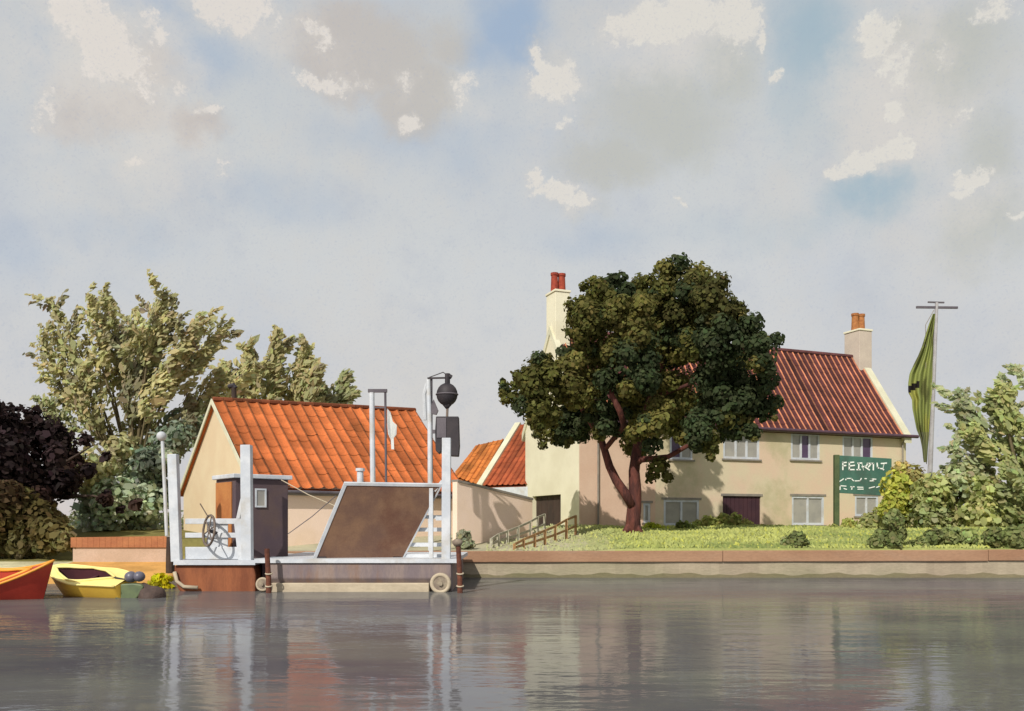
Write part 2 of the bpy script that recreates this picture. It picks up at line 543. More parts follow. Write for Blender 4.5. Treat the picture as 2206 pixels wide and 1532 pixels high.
def water_mat():
    m, nt, b = newmat('river_water')
    N, L = nt.nodes, nt.links
    tc = N.new('ShaderNodeTexCoord')

    def nz(scale, stretch, detail, rough, off=(0, 0, 0)):
        mp = N.new('ShaderNodeMapping')
        mp.inputs['Scale'].default_value = stretch
        mp.inputs['Location'].default_value = off
        L.new(tc.outputs['Object'], mp.inputs[0])
        n = N.new('ShaderNodeTexNoise')
        n.inputs['Scale'].default_value = scale
        n.inputs['Detail'].default_value = detail
        n.inputs['Roughness'].default_value = rough
        L.new(mp.outputs[0], n.inputs['Vector'])
        return n.outputs[0]
    silt = nz(.12, (1, 2.2, 1), 5, .6)
    r = N.new('ShaderNodeValToRGB')
    r.color_ramp.elements[0].position = .35
    r.color_ramp.elements[0].color = S(82, 78, 86)
    r.color_ramp.elements[1].position = .68
    r.color_ramp.elements[1].color = S(112, 112, 104)
    L.new(silt, r.inputs[0])
    L.new(r.outputs[0], b.inputs['Base Color'])
    b.inputs['Roughness'].default_value = .6
    gl = N.new('ShaderNodeBsdfGlossy')
    gl.inputs['Color'].default_value = (.93, .95, 1, 1)
    lw = N.new('ShaderNodeFresnel')
    lw.inputs['IOR'].default_value = 1.33
    cap = N.new('ShaderNodeMapRange')
    for i_, x_ in enumerate((.02, .45, .02, .36)):
        cap.inputs[i_ + 1].default_value = x_
    L.new(lw.outputs[0], cap.inputs[0])
    ms = N.new('ShaderNodeMixShader')
    L.new(cap.outputs[0], ms.inputs[0])
    L.new(b.outputs[0], ms.inputs[1])
    L.new(gl.outputs[0], ms.inputs[2])
    L.new(ms.outputs[0], N['Material Output'].inputs[0])
    b.inputs['IOR'].default_value = 1.33
    b.inputs['Specular IOR Level'].default_value = 0
    # cat's paws of wind roughen the surface
    wr = N.new('ShaderNodeMapRange')
    L.new(nz(.16, (.6, 1.6, 1), 4, .6, (3, 8, 0)), wr.inputs[0])
    for i, x in enumerate((.42, .7, .05, .14)):
        wr.inputs[i + 1].default_value = x
    L.new(wr.outputs[0], gl.inputs['Roughness'])
    a1 = nz(1.1, (.45, 1.1, 1), 4, .5)
    a2 = nz(4.5, (.6, 1.2, 1), 3, .5, (2, 5, 0))
    ad = N.new('ShaderNodeMath')
    ad.operation = 'MULTIPLY_ADD'
    L.new(a2, ad.inputs[0])
    ad.inputs[1].default_value = .22
    L.new(a1, ad.inputs[2])
    bp = N.new('ShaderNodeBump')
    bp.inputs['Strength'].default_value = .4
    bp.inputs['Distance'].default_value = .05
    L.new(ad.outputs[0], bp.inputs['Height'])
    L.new(bp.outputs[0], gl.inputs['Normal'])
    return m


M['water'] = water_mat()

# ------------------------------------------------------------------ setting: ground, water
QY = 31.6                      # face of the quay


def sm(a, b, x):
    t = min(1, max(0, (x - a) / (b - a)))
    return t * t * (3 - 2 * t)


def ground_z(x, y):
    kx = sm(2.2, 4.4, x)
    lawn = (.93 + .74 * sm(QY - 1.5, 37, y) + .14 * sm(36.5, 45, y)) * kx + (.93 + .88 * sm(QY, 45, y)) * (1 - kx)
    right = -1.5 if y < QY + .12 else lawn + .05 * math.sin(x * .7) * sm(33, 36, y)
    # the left shore slopes down to the water, with a retaining wall at y = 33
    if y < 33.1:
        shore = -.9 + (y - 20) / 13.1 * 1.42
    else:
        shore = .52 + (1.36 - .52) * sm(33.1, 33.4, y) + .45 * sm(34, 45, y)
    nat = -.9 + (y - 20) / 13.1 * 1.42 if y < 33.1 else .52 + 1.2 * sm(33.1, 42, y)
    k = sm(-16.8, -16.5, x)
    left = nat * (1 - k) + shore * k
    w = sm(-11.7, -11.45, x)
    return left * (1 - w) + right * w


def build_ground():
    xs = sorted(set([-1500, -700, -350, -160, -90, -60] + [round(v, 2) for v in np.arange(-45, 45.1, .75)] + [-16.8, -16.65, -16.5, -11.7, -11.57, -11.45] + [60, 90, 160, 350, 700, 1500]))
    ys = sorted(set([18] + [round(v, 2) for v in np.arange(20, 62, .6)] + [QY + .1, QY + .14, 33.1, 33.25, 33.4] + [66, 75, 90, 120, 180, 300, 600, 1200, 2500]))
    mb = MB()
    vs = [(x, y, ground_z(x, y)) for y in ys for x in xs]
    nx = len(xs)
    fs = []
    mb.v = vs
    mb.n = len(vs)
    for j in range(len(ys) - 1):
        for i in range(nx - 1):
            mb.f.append([j * nx + i, j * nx + i + 1, (j + 1) * nx + i + 1, (j + 1) * nx + i])
            x, y = (xs[i] + xs[i + 1]) / 2, (ys[j] + ys[j + 1]) / 2
            t = random.random()
            if x > -11.5:
                g = np.array(S(150, 154, 92)[:3]) * (1 - t * .5) + np.array(S(134, 142, 84)[:3]) * t * .5
                if x < 4.5 and y < 42:
                    k = sm(4.5, 1.5, x)
                    g = g * (1 - k) + np.array(S(172, 166, 138)[:3]) * k
            elif y < 33.1:
                if x > -16.6:
                    g = np.array(S(196, 148, 84)[:3]) * (.9 + .2 * t)
                else:
                    g = np.array(S(190, 182, 146)[:3]) * (.9 + .2 * t)
            else:
                g = np.array(S(118, 112, 66)[:3]) * (.85 + .3 * t)
            mb.c.append(tuple(g))
    o = mb.build('ground', M['ground'], fix=False, smooth=True)
    o['kind'] = 'structure'
    w = MB()
    w.quad((-1500, -300, 0), (1500, -300, 0), (1500, 34, 0), (-1500, 34, 0))
    o = w.build('water', M['water'], fix=False)
    o['kind'] = 'structure'
    # dark bed under the water
    b = MB()
    b.quad((-1500, -300, -1.6), (1500, -300, -1.6), (1500, 34, -1.6), (-1500, 34, -1.6), S(70, 64, 50))
    o = b.build('river_bed', M['ground'], fix=False)
    o['kind'] = 'structure'


build_ground()

# ------------------------------------------------------------------ roofs and walls


def tile_roof(p0, p1, q1, q0, period, amp, pan, roll, lift=.008, courses=14, roll_frac=.35, jit=.12, seed=1, patches=None):
    """pantiles: p0-p1 the eave, q0-q1 the ridge; each column one pan and one roll of clay"""
    r = np.random.default_rng(seed)
    p0, p1, q1, q0 = map(Vector, (p0, p1, q1, q0))
    nrm = (p1 - p0).cross(q0 - p0).normalized()
    W = (p1 - p0).length
    ncol = max(2, round(W / period))
    sub = 8
    mb = MB()
    cols = ncol * sub + 1
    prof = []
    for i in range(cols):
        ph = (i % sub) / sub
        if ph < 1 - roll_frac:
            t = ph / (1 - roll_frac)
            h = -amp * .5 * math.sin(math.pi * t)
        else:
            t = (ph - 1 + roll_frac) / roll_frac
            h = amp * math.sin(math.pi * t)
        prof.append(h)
    ctone = r.normal(1, jit, ncol)
    slip = r.normal(0, .006, (courses + 1, ncol + 1))
    sag = lambda s_, t_: -.05 * math.sin(math.pi * t_) * (.6 + .4 * math.sin(s_ * 9.0)) + .018 * math.sin(s_ * 23 + t_ * 5)
    for c in range(courses):
        t0, t1 = c / courses, (c + 1) / courses
        vs = []
        for (t, up) in ((t0, lift), (t1, 0.0)):
            a, b = p0.lerp(q0, t), p1.lerp(q1, t)
            for i in range(cols):
                vs.append(a.lerp(b, i / (cols - 1)) + nrm * (prof[i] + up + slip[c][i // sub] + sag(i / (cols - 1), t)))
        b = mb.n
        mb.v.extend(vs)
        mb.n += len(vs)
        for i in range(cols - 1):
            mb.f.append([b + i, b + i + 1, b + cols + i + 1, b + cols + i])
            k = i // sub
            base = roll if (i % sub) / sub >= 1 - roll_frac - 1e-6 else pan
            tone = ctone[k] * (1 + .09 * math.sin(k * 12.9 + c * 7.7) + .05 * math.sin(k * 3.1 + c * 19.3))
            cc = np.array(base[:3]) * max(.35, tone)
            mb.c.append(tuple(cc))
    # underside so that the roof has thickness
    th = nrm * -.12
    mb.prism([p0 - nrm * .17, p1 - nrm * .17, q1 - nrm * .17, q0 - nrm * .17], th, tuple(np.array(pan[:3]) * .9))
    return mb


class Face2:
    """a vertical wall plane: origin (x, y), unit direction u; turns picture points into (a, z) on the plane"""

    def __init__(self, O, ang):
        self.O = Vector((O[0], O[1], 0))
        self.u = Vector((math.cos(ang), math.sin(ang), 0))
        self.n = Vector((math.sin(ang), -math.cos(ang), 0))      # towards the viewer

    def at(self, px, py=None):
        k = (px - CX) / F
        a = (k * self.O.y - self.O.x) / (self.u.x - k * self.u.y)
        Y = self.O.y + a * self.u.y
        return a if py is None else (a, EH - (py - HY) / F * Y)

    def pt(self, a, z, out=0.0):
        q = self.O + self.u * a + self.n * out
        return Vector((q.x, q.y, z))


def wall_holes(mb, fc, a0, a1, z0, z1, holes, depth=.16, thick=.3):
    """a wall with real openings: the sheet is cut on a grid, reveals run inwards"""
    A = sorted(set([a0, a1] + [h[0] for h in holes] + [h[1] for h in holes]))
    Z = sorted(set([z0, z1] + [h[2] for h in holes] + [h[3] for h in holes]))
    for i in range(len(A) - 1):
        for j in range(len(Z) - 1):
            ca, cz = (A[i] + A[i + 1]) / 2, (Z[j] + Z[j + 1]) / 2
            if any(h[0] < ca < h[1] and h[2] < cz < h[3] for h in holes):
                continue
            mb.quad(fc.pt(A[i], Z[j]), fc.pt(A[i + 1], Z[j]), fc.pt(A[i + 1], Z[j + 1]), fc.pt(A[i], Z[j + 1]))
    for (h0, h1, y0, y1) in holes:
        d = -depth
        mb.quad(fc.pt(h0, y0), fc.pt(h0, y1), fc.pt(h0, y1, d), fc.pt(h0, y0, d))
        mb.quad(fc.pt(h1, y0), fc.pt(h1, y0, d), fc.pt(h1, y1, d), fc.pt(h1, y1))
        mb.quad(fc.pt(h0, y1), fc.pt(h1, y1), fc.pt(h1, y1, d), fc.pt(h0, y1, d))
        mb.quad(fc.pt(h0, y0), fc.pt(h0, y0, d), fc.pt(h1, y0, d), fc.pt(h1, y0))
    return mb


def fbox(mb, fc, a0, a1, z0, z1, o0, o1, col=(1, 1, 1)):
    p = fc.pt(a0, z0, o0)
    return mb.obox(p, fc.u * (a1 - a0), fc.n * (o1 - o0), Vector((0, 0, z1 - z0)), col)


def window(fc, h, parent, panes, sill=True, lintel=False):
    """frame with mullions (part), its panes and sill (sub-parts); panes: list of 'g' grey or 'p' purple lights"""
    a0, a1, z0, z1 = h
    t = .12
    mb = MB()
    fbox(mb, fc, a0, a0 + t, z0, z1, -.13, -.01)
    fbox(mb, fc, a1 - t, a1, z0, z1, -.13, -.01)
    fbox(mb, fc, a0 + t, a1 - t, z1 - t, z1, -.13, -.013)
    fbox(mb, fc, a0 + t, a1 - t, z0, z0 + t, -.13, -.013)
    n = len(panes)
    w = (a1 - a0 - 2 * t) / n
    for i in range(1, n):
        c = a0 + t + w * i
        fbox(mb, fc, c - .06, c + .06, z0 + t, z1 - t, -.128, -.016)
    fr = mb.build('window', M['white'], parent)
    for i, k in enumerate(panes):
        x0 = a0 + t + w * i + (.06 if i else 0)
        x1 = a0 + t + w * (i + 1) - (.06 if i < n - 1 else 0)
        g = MB()
        fbox(g, fc, x0, x1, z0 + t, z1 - t, -.15, -.07)
        g.build('pane', M['purple' if k == 'p' else 'pane'], fr)
    if sill:
        g = MB()
        fbox(g, fc, a0 - .1, a1 + .1, z0 - .09, z0 - .003, -.1, .09)
        g.build('sill', M['lead'], fr)
    if lintel:
        g = MB()
        fbox(g, fc, a0 - .14, a1 + .14, z1 + .003, z1 + .12, -.1, .03)
        g.build('lintel', M['lead'], fr)
    return fr


def chimney(root, c, w, d, z0, z1, ang, pots, potmat, zpot, side_mat, front_mat, name='chimney'):
    fc = Face2((c[0], c[1]), ang)
    u, n = fc.u, fc.n
    mb = MB()
    p = Vector((c[0], c[1], z0)) - u * w / 2 - n * d / 2
    mb.obox(p, u * w, n * d, (0, 0, z1 - z0))
    st = mb.build(name, side_mat, root, bevel=.02)
    mb = MB()
    p = Vector((c[0], c[1], z1)) - u * (w / 2 + .05) - n * (d / 2 + .05)
    mb.obox(p + Vector((0, 0, .003)), u * (w + .1), n * (d + .1), (0, 0, .12))
    mb.build('chimney_cap', front_mat, st, bevel=.02)
    for s in pots:
        mb = MB()
        q = Vector((c[0], c[1], z1 + .12)) + u * s[0]
        r = s[1]
        mb.tube([q, q + Vector((0, 0, (zpot - z1) * .1)), q + Vector((0, 0, (zpot - z1) * .75)), q + Vector((0, 0, (zpot - z1) * .78)), q + Vector((0, 0, zpot - z1 - .12))],
                [r * 1.05, r, r * .86, r * 1.02, r * 1.02], n=16)
        mb.build('chimney_pot', potmat, st, smooth=False)
    return st


# ------------------------------------------------------------------ the inn
def build_inn():
    ang = R(22)
    O = (3.4, 44.0)
    fr = Face2(O, ang)
    u, n = fr.u, fr.n
    v = -n
    Wd, Dp, ez, rz, gz = 21.8, 7.0, 7.5, 12.45, 1.7
    root = thing('inn', (O[0], O[1], gz), 'long two storey inn with ochre front, cream gable and maroon pantile roof', 'inn')

    def L(a, b, z):
        q = Vector((O[0], O[1], 0)) + u * a + v * b
        return Vector((q.x, q.y, z))
    split = fr.at(1412)
    zr = lambda p0, p1, q0, q1: (fr.at(p0), fr.at(p1), fr.at((p0 + p1) / 2, q1)[1], fr.at((p0 + p1) / 2, q0)[1])
    H = [zr(1443, 1492, 934, 990), zr(1558, 1636, 934, 989), zr(1704, 1766, 934, 991), zr(1815, 1880, 932, 992),
         zr(1386, 1401, 1084, 1126), zr(1430, 1506, 1077, 1132), zr(1557, 1639, 1069, 1134), zr(1706, 1775, 1069, 1131), zr(1842, 1892, 1068, 1112)]
    kinds = ['pg', 'ggg', 'gpg', 'ggp', 'g', 'gg', None, 'gg', 'gg']
    H[3] = (H[3][0], H[3][1], H[2][2], H[2][3])
    hl = [h for h in H if h[0] < split]
    hr = [h for h in H if h[0] >= split]
    mb = MB()
    wall_holes(mb, fr, split, Wd, gz - 1, ez, hr)
    # right gable and back of the ochre part
    mb.add([L(Wd, 0, gz - 1), L(Wd, Dp, gz - 1), L(Wd, Dp, ez), L(Wd, Dp / 2, rz), L(Wd, 0, ez)], [(0, 1, 2, 3, 4)])
    mb.quad(L(Wd, Dp, gz - 1), L(0, Dp, gz - 1), L(0, Dp, ez), L(Wd, Dp, ez))
    mb.build('front_wall', M['ochre_wall'], root, fix=False)
    mb = MB()
    wall_holes(mb, fr, 0, split, gz - 1, ez, hl)
    lab(mb.build('front_wall', M['shaded_wall'], root, fix=False), 'left end of the front wall with pinkish shade put into its colour')
    # left gable with its doorway
    gf = Face2((L(0, Dp, 0).x, L(0, Dp, 0).y), math.atan2(-v.y, -v.x))
    dh = (gf.at(1147), gf.at(1208), gz - .6, gf.at(1180, 1067)[1])
    mb = MB()
    wall_holes(mb, gf, 0, Dp, gz - 1, ez, [dh], depth=.3)
    mb.add([L(0, 0, ez), L(0, Dp, ez), L(0, Dp / 2, rz)], [(0, 2, 1)])
    mb.build('gable_wall', M['cream'], root, fix=False)
    mb = MB()
    fbox(mb, gf, dh[0], dh[1], dh[2], dh[3], -.3, -.24)
    for i in range(1, 5):
        c = dh[0] + (dh[1] - dh[0]) * i / 5
        fbox(mb, gf, c - .02, c + .02, dh[2], dh[3], -.24, -.225)
    d = mb.build('door', M['door'], root)
    mb = MB()
    fbox(mb, gf, dh[1] - .25, dh[1] - .18, 2.7, 2.78, -.238, -.17)
    mb.build('handle', M['dark'], d)
    for h, k in zip(H, kinds):
        if k:
            window(fr, h, root, list(k), lintel=h[3] < 5)
    h = H[6]
    mb = MB()
    fbox(mb, fr, h[0], h[1], h[2], h[3], -.16, -.1)
    nb = 9
    for i in range(nb):
        c0 = h[0] + (h[1] - h[0]) * i / nb
        c1 = h[0] + (h[1] - h[0]) * (i + 1) / nb
        fbox(mb, fr, c0 + .012, c1 - .012, h[2] + .02, h[3] - .02, -.1, -.075)
    lab(mb.build('garage_door', M['maroon'], root), 'wide dark maroon boarded door')
    mb = MB()
    fbox(mb, fr, h[0] - .12, h[1] + .12, h[3] + .003, h[3] + .13, -.1, .03)
    mb.build('lintel', M['lead'], root)
    # roofs
    ov = .28
    sl = (rz - ez) / (Dp / 2)
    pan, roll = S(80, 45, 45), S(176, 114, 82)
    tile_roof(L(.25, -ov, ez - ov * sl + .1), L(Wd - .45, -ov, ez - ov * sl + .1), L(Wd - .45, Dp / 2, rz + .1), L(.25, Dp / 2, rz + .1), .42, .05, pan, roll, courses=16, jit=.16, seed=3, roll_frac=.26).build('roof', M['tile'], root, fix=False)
    mb = MB()
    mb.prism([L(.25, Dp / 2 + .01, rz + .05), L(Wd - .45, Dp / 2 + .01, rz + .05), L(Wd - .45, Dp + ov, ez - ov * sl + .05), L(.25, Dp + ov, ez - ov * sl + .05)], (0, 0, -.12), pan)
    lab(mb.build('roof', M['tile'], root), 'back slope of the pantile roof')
    mb = MB()
    npc = 46
    for i in range(npc):
        a0 = .25 + (Wd - .7) * i / npc
        a1 = .25 + (Wd - .7) * (i + 1) / npc - .02
        mb.tube([L(a0, Dp / 2, rz + .1), L(a1, Dp / 2, rz + .1)], .13, n=8, col=tuple(np.array(S(98, 62, 62)[:3]) * random.uniform(.85, 1.2)))
    mb.build('ridge_tiles', M['tile'], root)
    for (a0, a1) in ((-.08, .25), (Wd - .45, Wd + .08)):
        mb = MB()
        w = u * (a1 - a0)
        mb.obox(L(a0, -.35, ez - .35 * sl + .22), w, L(a0, Dp / 2, rz + .26) - L(a0, -.35, ez - .35 * sl + .22), (0, 0, -.45))
        mb.obox(L(a0, Dp / 2 + .002, rz + .26), w, L(a0, Dp + .35, ez - .35 * sl + .22) - L(a0, Dp / 2 + .002, rz + .26), (0, 0, -.45))
        mb.build('verge_coping', M['verge'], root)
    mb = MB()
    g0, g1 = L(.2, -.42, ez - .33), L(Wd + .5, -.42, ez - .33)
    mb.tube([g0, g1], .1, n=8)
    mb.build('gutter', M['gutter'], root)
    mb = MB()
    fbox(mb, fr, .1, Wd, ez - .42, ez - .28, .004, .3)
    mb.build('soffit', M['lead'], root)
    for a in (fr.at(1287), Wd - .35):
        mb = MB()
        mb.tube([fr.pt(a, ez - .4, .3), fr.pt(a, ez - .75, .09), fr.pt(a, gz, .09)], .05, n=8)
        mb.build('downpipe', M['lead'], root)
    cl = L(.45, Dp / 2, 0)
    chimney(root, (cl.x, cl.y), .85, 1.2, rz - 1.6, 14.45, ang, [(-.21, .21), (.22, .22)], M['pot'], 15.6, M['cream'], M['cream'])
    cr = L(Wd - .35, Dp / 2, 0)
    chimney(root, (cr.x, cr.y), 1.0, 1.3, rz - 2.0, 14.1, ang, [(-.24, .23), (.26, .23)], M['pot_tan'], 15.3, M['stack_shade'], M['cream'])


build_inn()


# ------------------------------------------------------------------ the cottage
def build_cottage():
    ang = R(38)
    O = (-10.06, 34.0)
    fr = Face2(O, ang)
    u, n = fr.u, fr.n
    v = -n
    Wd, Dp, ez, gz = 9.9, 8.7, 3.5, 1.2
    rz0, rz1 = 7.2, 7.55

    def L(a, b, z):
        q = Vector((O[0], O[1], 0)) + u * a + v * b
        return Vector((q.x, q.y, z))
    root = thing('cottage', (O[0], O[1], gz), 'low peach cottage with a bright orange pantile roof behind the ferry', 'cottage')
    mb = MB()
    mb.quad(L(0, 0, gz - 1), L(Wd, 0, gz - 1), L(Wd, 0, ez), L(0, 0, ez))
    mb.quad(L(0, Dp, gz - 1), L(0, Dp, ez), L(Wd, Dp, ez), L(Wd, Dp, gz - 1))
    mb.add([L(Wd, 0, gz - 1), L(Wd, Dp, gz - 1), L(Wd, Dp, ez), L(Wd, Dp / 2, rz1), L(Wd, 0, ez)], [(0, 1, 2, 3, 4)])
    mb.build('front_wall', M['pink'], root, fix=False)
    mb = MB()
    mb.add([L(0, 0, gz - 1), L(0, 0, ez), L(0, Dp / 2, rz0), L(0, Dp, ez), L(0, Dp, gz - 1)], [(0, 1, 2, 3, 4)])
    mb.build('gable_wall', M['peach'], root, fix=False)
    ov = .22
    sl = (rz0 - ez) / (Dp / 2)
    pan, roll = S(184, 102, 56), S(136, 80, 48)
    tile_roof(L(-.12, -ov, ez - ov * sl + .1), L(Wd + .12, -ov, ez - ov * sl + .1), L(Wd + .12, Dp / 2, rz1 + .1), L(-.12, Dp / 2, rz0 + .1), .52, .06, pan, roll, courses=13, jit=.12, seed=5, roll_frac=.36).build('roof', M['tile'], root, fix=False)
    mb = MB()
    mb.prism([L(-.12, Dp / 2 + .01, rz0 + .05), L(Wd + .12, Dp / 2 + .01, rz1 + .05), L(Wd + .12, Dp + ov, ez - ov * sl + .05), L(-.12, Dp + ov, ez - ov * sl + .05)], (0, 0, -.12), pan)
    lab(mb.build('roof', M['tile'], root), 'back slope of the orange roof')
    mb = MB()
    npc = 24
    for i in range(npc):
        t0, t1 = i / npc, (i + .96) / npc
        mb.tube([L(-.12 + (Wd + .24) * t0, Dp / 2, rz0 + .1 + (rz1 - rz0) * t0), L(-.12 + (Wd + .24) * t1, Dp / 2, rz0 + .1 + (rz1 - rz0) * t1)], .12, n=8,
                col=tuple(np.array(S(120, 68, 44)[:3]) * random.uniform(.7, 1.25)))
    mb.build('ridge_tiles', M['tile'], root)
    mb = MB()
    fbox(mb, fr, .05, Wd, ez - .4, ez - .24, .004, .2)
    mb.build('soffit', M['lead'], root)
    mb = MB()
    mb.tube([L(-.1, -.3, ez - .27), L(Wd + .1, -.3, ez - .27)], .07, n=8)
    mb.build('gutter', M['slate'], root)
    # pale bargeboard up the near verge
    mb = MB()
    a = L(-.16, -.3, ez - .3 * sl + .1)
    b = L(-.16, Dp / 2, rz0 + .12)
    mb.obox(a, u * -.05, b - a, (0, 0, -.22))
    c = L(-.16, Dp + .3, ez - .3 * sl + .1)
    mb.obox(b, u * -.05, c - b, (0, 0, -.22))
    mb.build('bargeboard', M['verge'], root)
    # the flue with its cowl on the ridge
    q = P(504, 866, L(.9, Dp / 2, 0).y)
    mb = MB()
    mb.tube([q - Vector((0, 0, .5)), q + Vector((0, 0, .62))], .11, n=12)
    f = mb.build('flue', M['soot'], root)
    mb = MB()
    mb.tube([q + Vector((.05, 0, .6)), q + Vector((-.02, 0, .72)), q + Vector((-.24, 0, .66))], [.12, .12, .1], n=10)
    mb.build('cowl', M['dark'], f)


build_cottage()


# ------------------------------------------------------------------ outbuildings between the cottage and the inn
def lean_shed(name, label, e0, e1, r1, r0, mats, roof_cols, verge=True, zb=1.4):
    """roof slope eave e0-e1, ridge r0-r1 (world points), a back slope and walls below"""
    e0, e1, r1, r0 = map(Vector, (e0, e1, r1, r0))
    root = thing(name, (e0.x, e0.y, zb), label, 'outbuilding')
    off0 = (r0 - e0)
    off1 = (r1 - e1)
    b0, b1 = e0 + Vector((off0.x * 2, off0.y * 2, 0)), e1 + Vector((off1.x * 2, off1.y * 2, 0))
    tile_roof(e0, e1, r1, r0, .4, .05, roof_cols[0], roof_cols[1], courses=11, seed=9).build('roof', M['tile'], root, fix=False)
    mb = MB()
    mb.prism([r0, r1, b1, b0], (0, 0, -.12), roof_cols[0])
    lab(mb.build('roof', M['tile'], root), 'back slope of the shed roof')
    d = Vector((0, 0, -.15))
    z = lambda p: Vector((p.x, p.y, zb - .6))
    mb = MB()
    mb.quad(z(e0), z(e1), e1 + d, e0 + d)
    mb.add([z(e0), e0 + d, r0 + d, b0 + d, z(b0)], [(0, 1, 2, 3, 4)])
    mb.add([z(e1), z(b1), b1 + d, r1 + d, e1 + d], [(0, 1, 2, 3, 4)])
    mb.quad(z(b1), z(b0), b0 + d, b1 + d)
    mb.build('wall', mats, root, fix=False)
    if verge:
        mb = MB()
        w = (e1 - e0).normalized() * .42
        up = Vector((0, 0, .16))
        a = e0 - (r0 - e0).normalized() * .1
        mb.obox(a - w + up, w, r0 - a, (0, 0, -.42))
        mb.obox(r0 - w + up, w, b0 - r0, (0, 0, -.42))
        mb.build('verge_coping', M['verge'], root)
    return root


e0 = P(1040, 1046, 52.0)
r0 = P(1121, 915, 56.0)
uu = Vector((.824, -.567, 0)) * 4.2
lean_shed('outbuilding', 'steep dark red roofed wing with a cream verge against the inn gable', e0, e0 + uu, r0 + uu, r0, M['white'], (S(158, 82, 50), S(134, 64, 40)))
e0 = P(975, 1024, 55.0)
e1 = P(1030, 1044, 53.6)
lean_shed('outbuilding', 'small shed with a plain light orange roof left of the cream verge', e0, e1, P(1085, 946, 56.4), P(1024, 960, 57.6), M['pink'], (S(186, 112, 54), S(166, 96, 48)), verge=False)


# long pink yard wall running back from the ferry to the inn door
def build_yard_wall():
    a, b = P(985, 1033, 35.6), P(1147, 1073, 38.6)
    d = (b - a)
    d.z = 0
    nrm = Vector((d.y, -d.x, 0)).normalized()
    root = thing('yard_wall', (a.x, a.y, 1.0), 'long pink rendered yard wall sloping down to the brown inn door', 'wall')
    mb = MB()
    A, B = a + nrm * .0, b
    za, zb = .6, 1.4
    th = -nrm * .3
    mb.prism([Vector((A.x, A.y, za)), Vector((B.x, B.y, zb)), Vector((B.x, B.y, B.z - .1)), Vector((A.x, A.y, A.z - .1))], th)
    mb.build('wall', M['pink'], root)
    mb = MB()
    up = Vector((0, 0, .1))
    mb.prism([A + nrm * .06 - up + Vector((0, 0, .003)), B + nrm * .06 - up + Vector((0, 0, .003)), B + nrm * .06, A + nrm * .06], -nrm * .42)
    mb.build('coping', M['lead'], root)


build_yard_wall()


# ------------------------------------------------------------------ quay and walls at the water
def build_quay():
    root = thing('quay_wall', (-11.6, QY, 0), 'long beige quay wall with an orange brown coping along the river', 'quay wall')
    mb = MB()
    xs = np.linspace(-11.6, 75, 300)
    zt = lambda x: .97 + .0022 * (x + 2)
    n = len(xs)
    for i in range(n - 1):
        x0, x1 = xs[i], xs[i + 1]
        w0, w1 = .012 * math.sin(x0 * 1.7), .012 * math.sin(x1 * 1.7)
        k0, k1 = (.13 + .035 * math.sin(v * 2.3) + .03 * math.sin(v * 5.9 + 1) for v in (x0, x1))
        mb.quad((x0, QY + w0, -1.3), (x1, QY + w1, -1.3), (x1, QY + w1, k1), (x0, QY + w0, k0), (.55, .56, .46))
        tn = random.uniform(.93, 1.05)
        mb.quad((x0, QY + w0, k0), (x1, QY + w1, k1), (x1, QY + w1, zt(x1) - .4), (x0, QY + w0, zt(x0) - .4), (tn, tn, tn))
    mb.quad((-11.6, QY + .3, -1.3), (-11.6, QY, -1.3), (-11.6, QY, .57), (-11.6, QY + .3, .57))
    mb.build('wall', M['quay'], root, fix=False)
    mb = MB()
    k = 9
    for i in range(k):
        x0 = -11.6 + 86.6 * i / k
        x1 = -11.6 + 86.6 * (i + 1) / k - .015
        dz = .012 * math.sin(i * 5.1)
        mb.prism([(x0, QY - .09, zt(x0) - .4 + dz), (x1, QY - .09, zt(x1) - .4 + dz), (x1, QY - .09, zt(x1) + dz), (x0, QY - .09, zt(x0) + dz)], (0, .42, 0), tuple(np.array([1, 1, 1]) * random.uniform(.93, 1.05)))
    mb.build('coping', M['coping'], root, bevel=.02)
    root = thing('retaining_wall', (P(155, 1210, 33).x, 33, .4), 'low pink retaining wall with an orange brick coping behind the boats', 'wall')
    x0, x1 = P(157, 0, 33).x, P(363, 0, 33).x
    mb = MB()
    mb.box(x0, x1, 33, 33.3, 0, 1.06)
    mb.build('wall', M['wall_pink'], root)
    mb = MB()
    nb = 17
    for i in range(nb):
        a = x0 - .05 + (x1 - x0 + .1) * i / nb
        b = x0 - .05 + (x1 - x0 + .1) * (i + .97) / nb
        z = 1.06 + .003
        mb.box(a, b, 32.93, 33.36, z, 1.44 + .05 * i / nb)
    mb.build('coping', M['brick'], root)


build_quay()


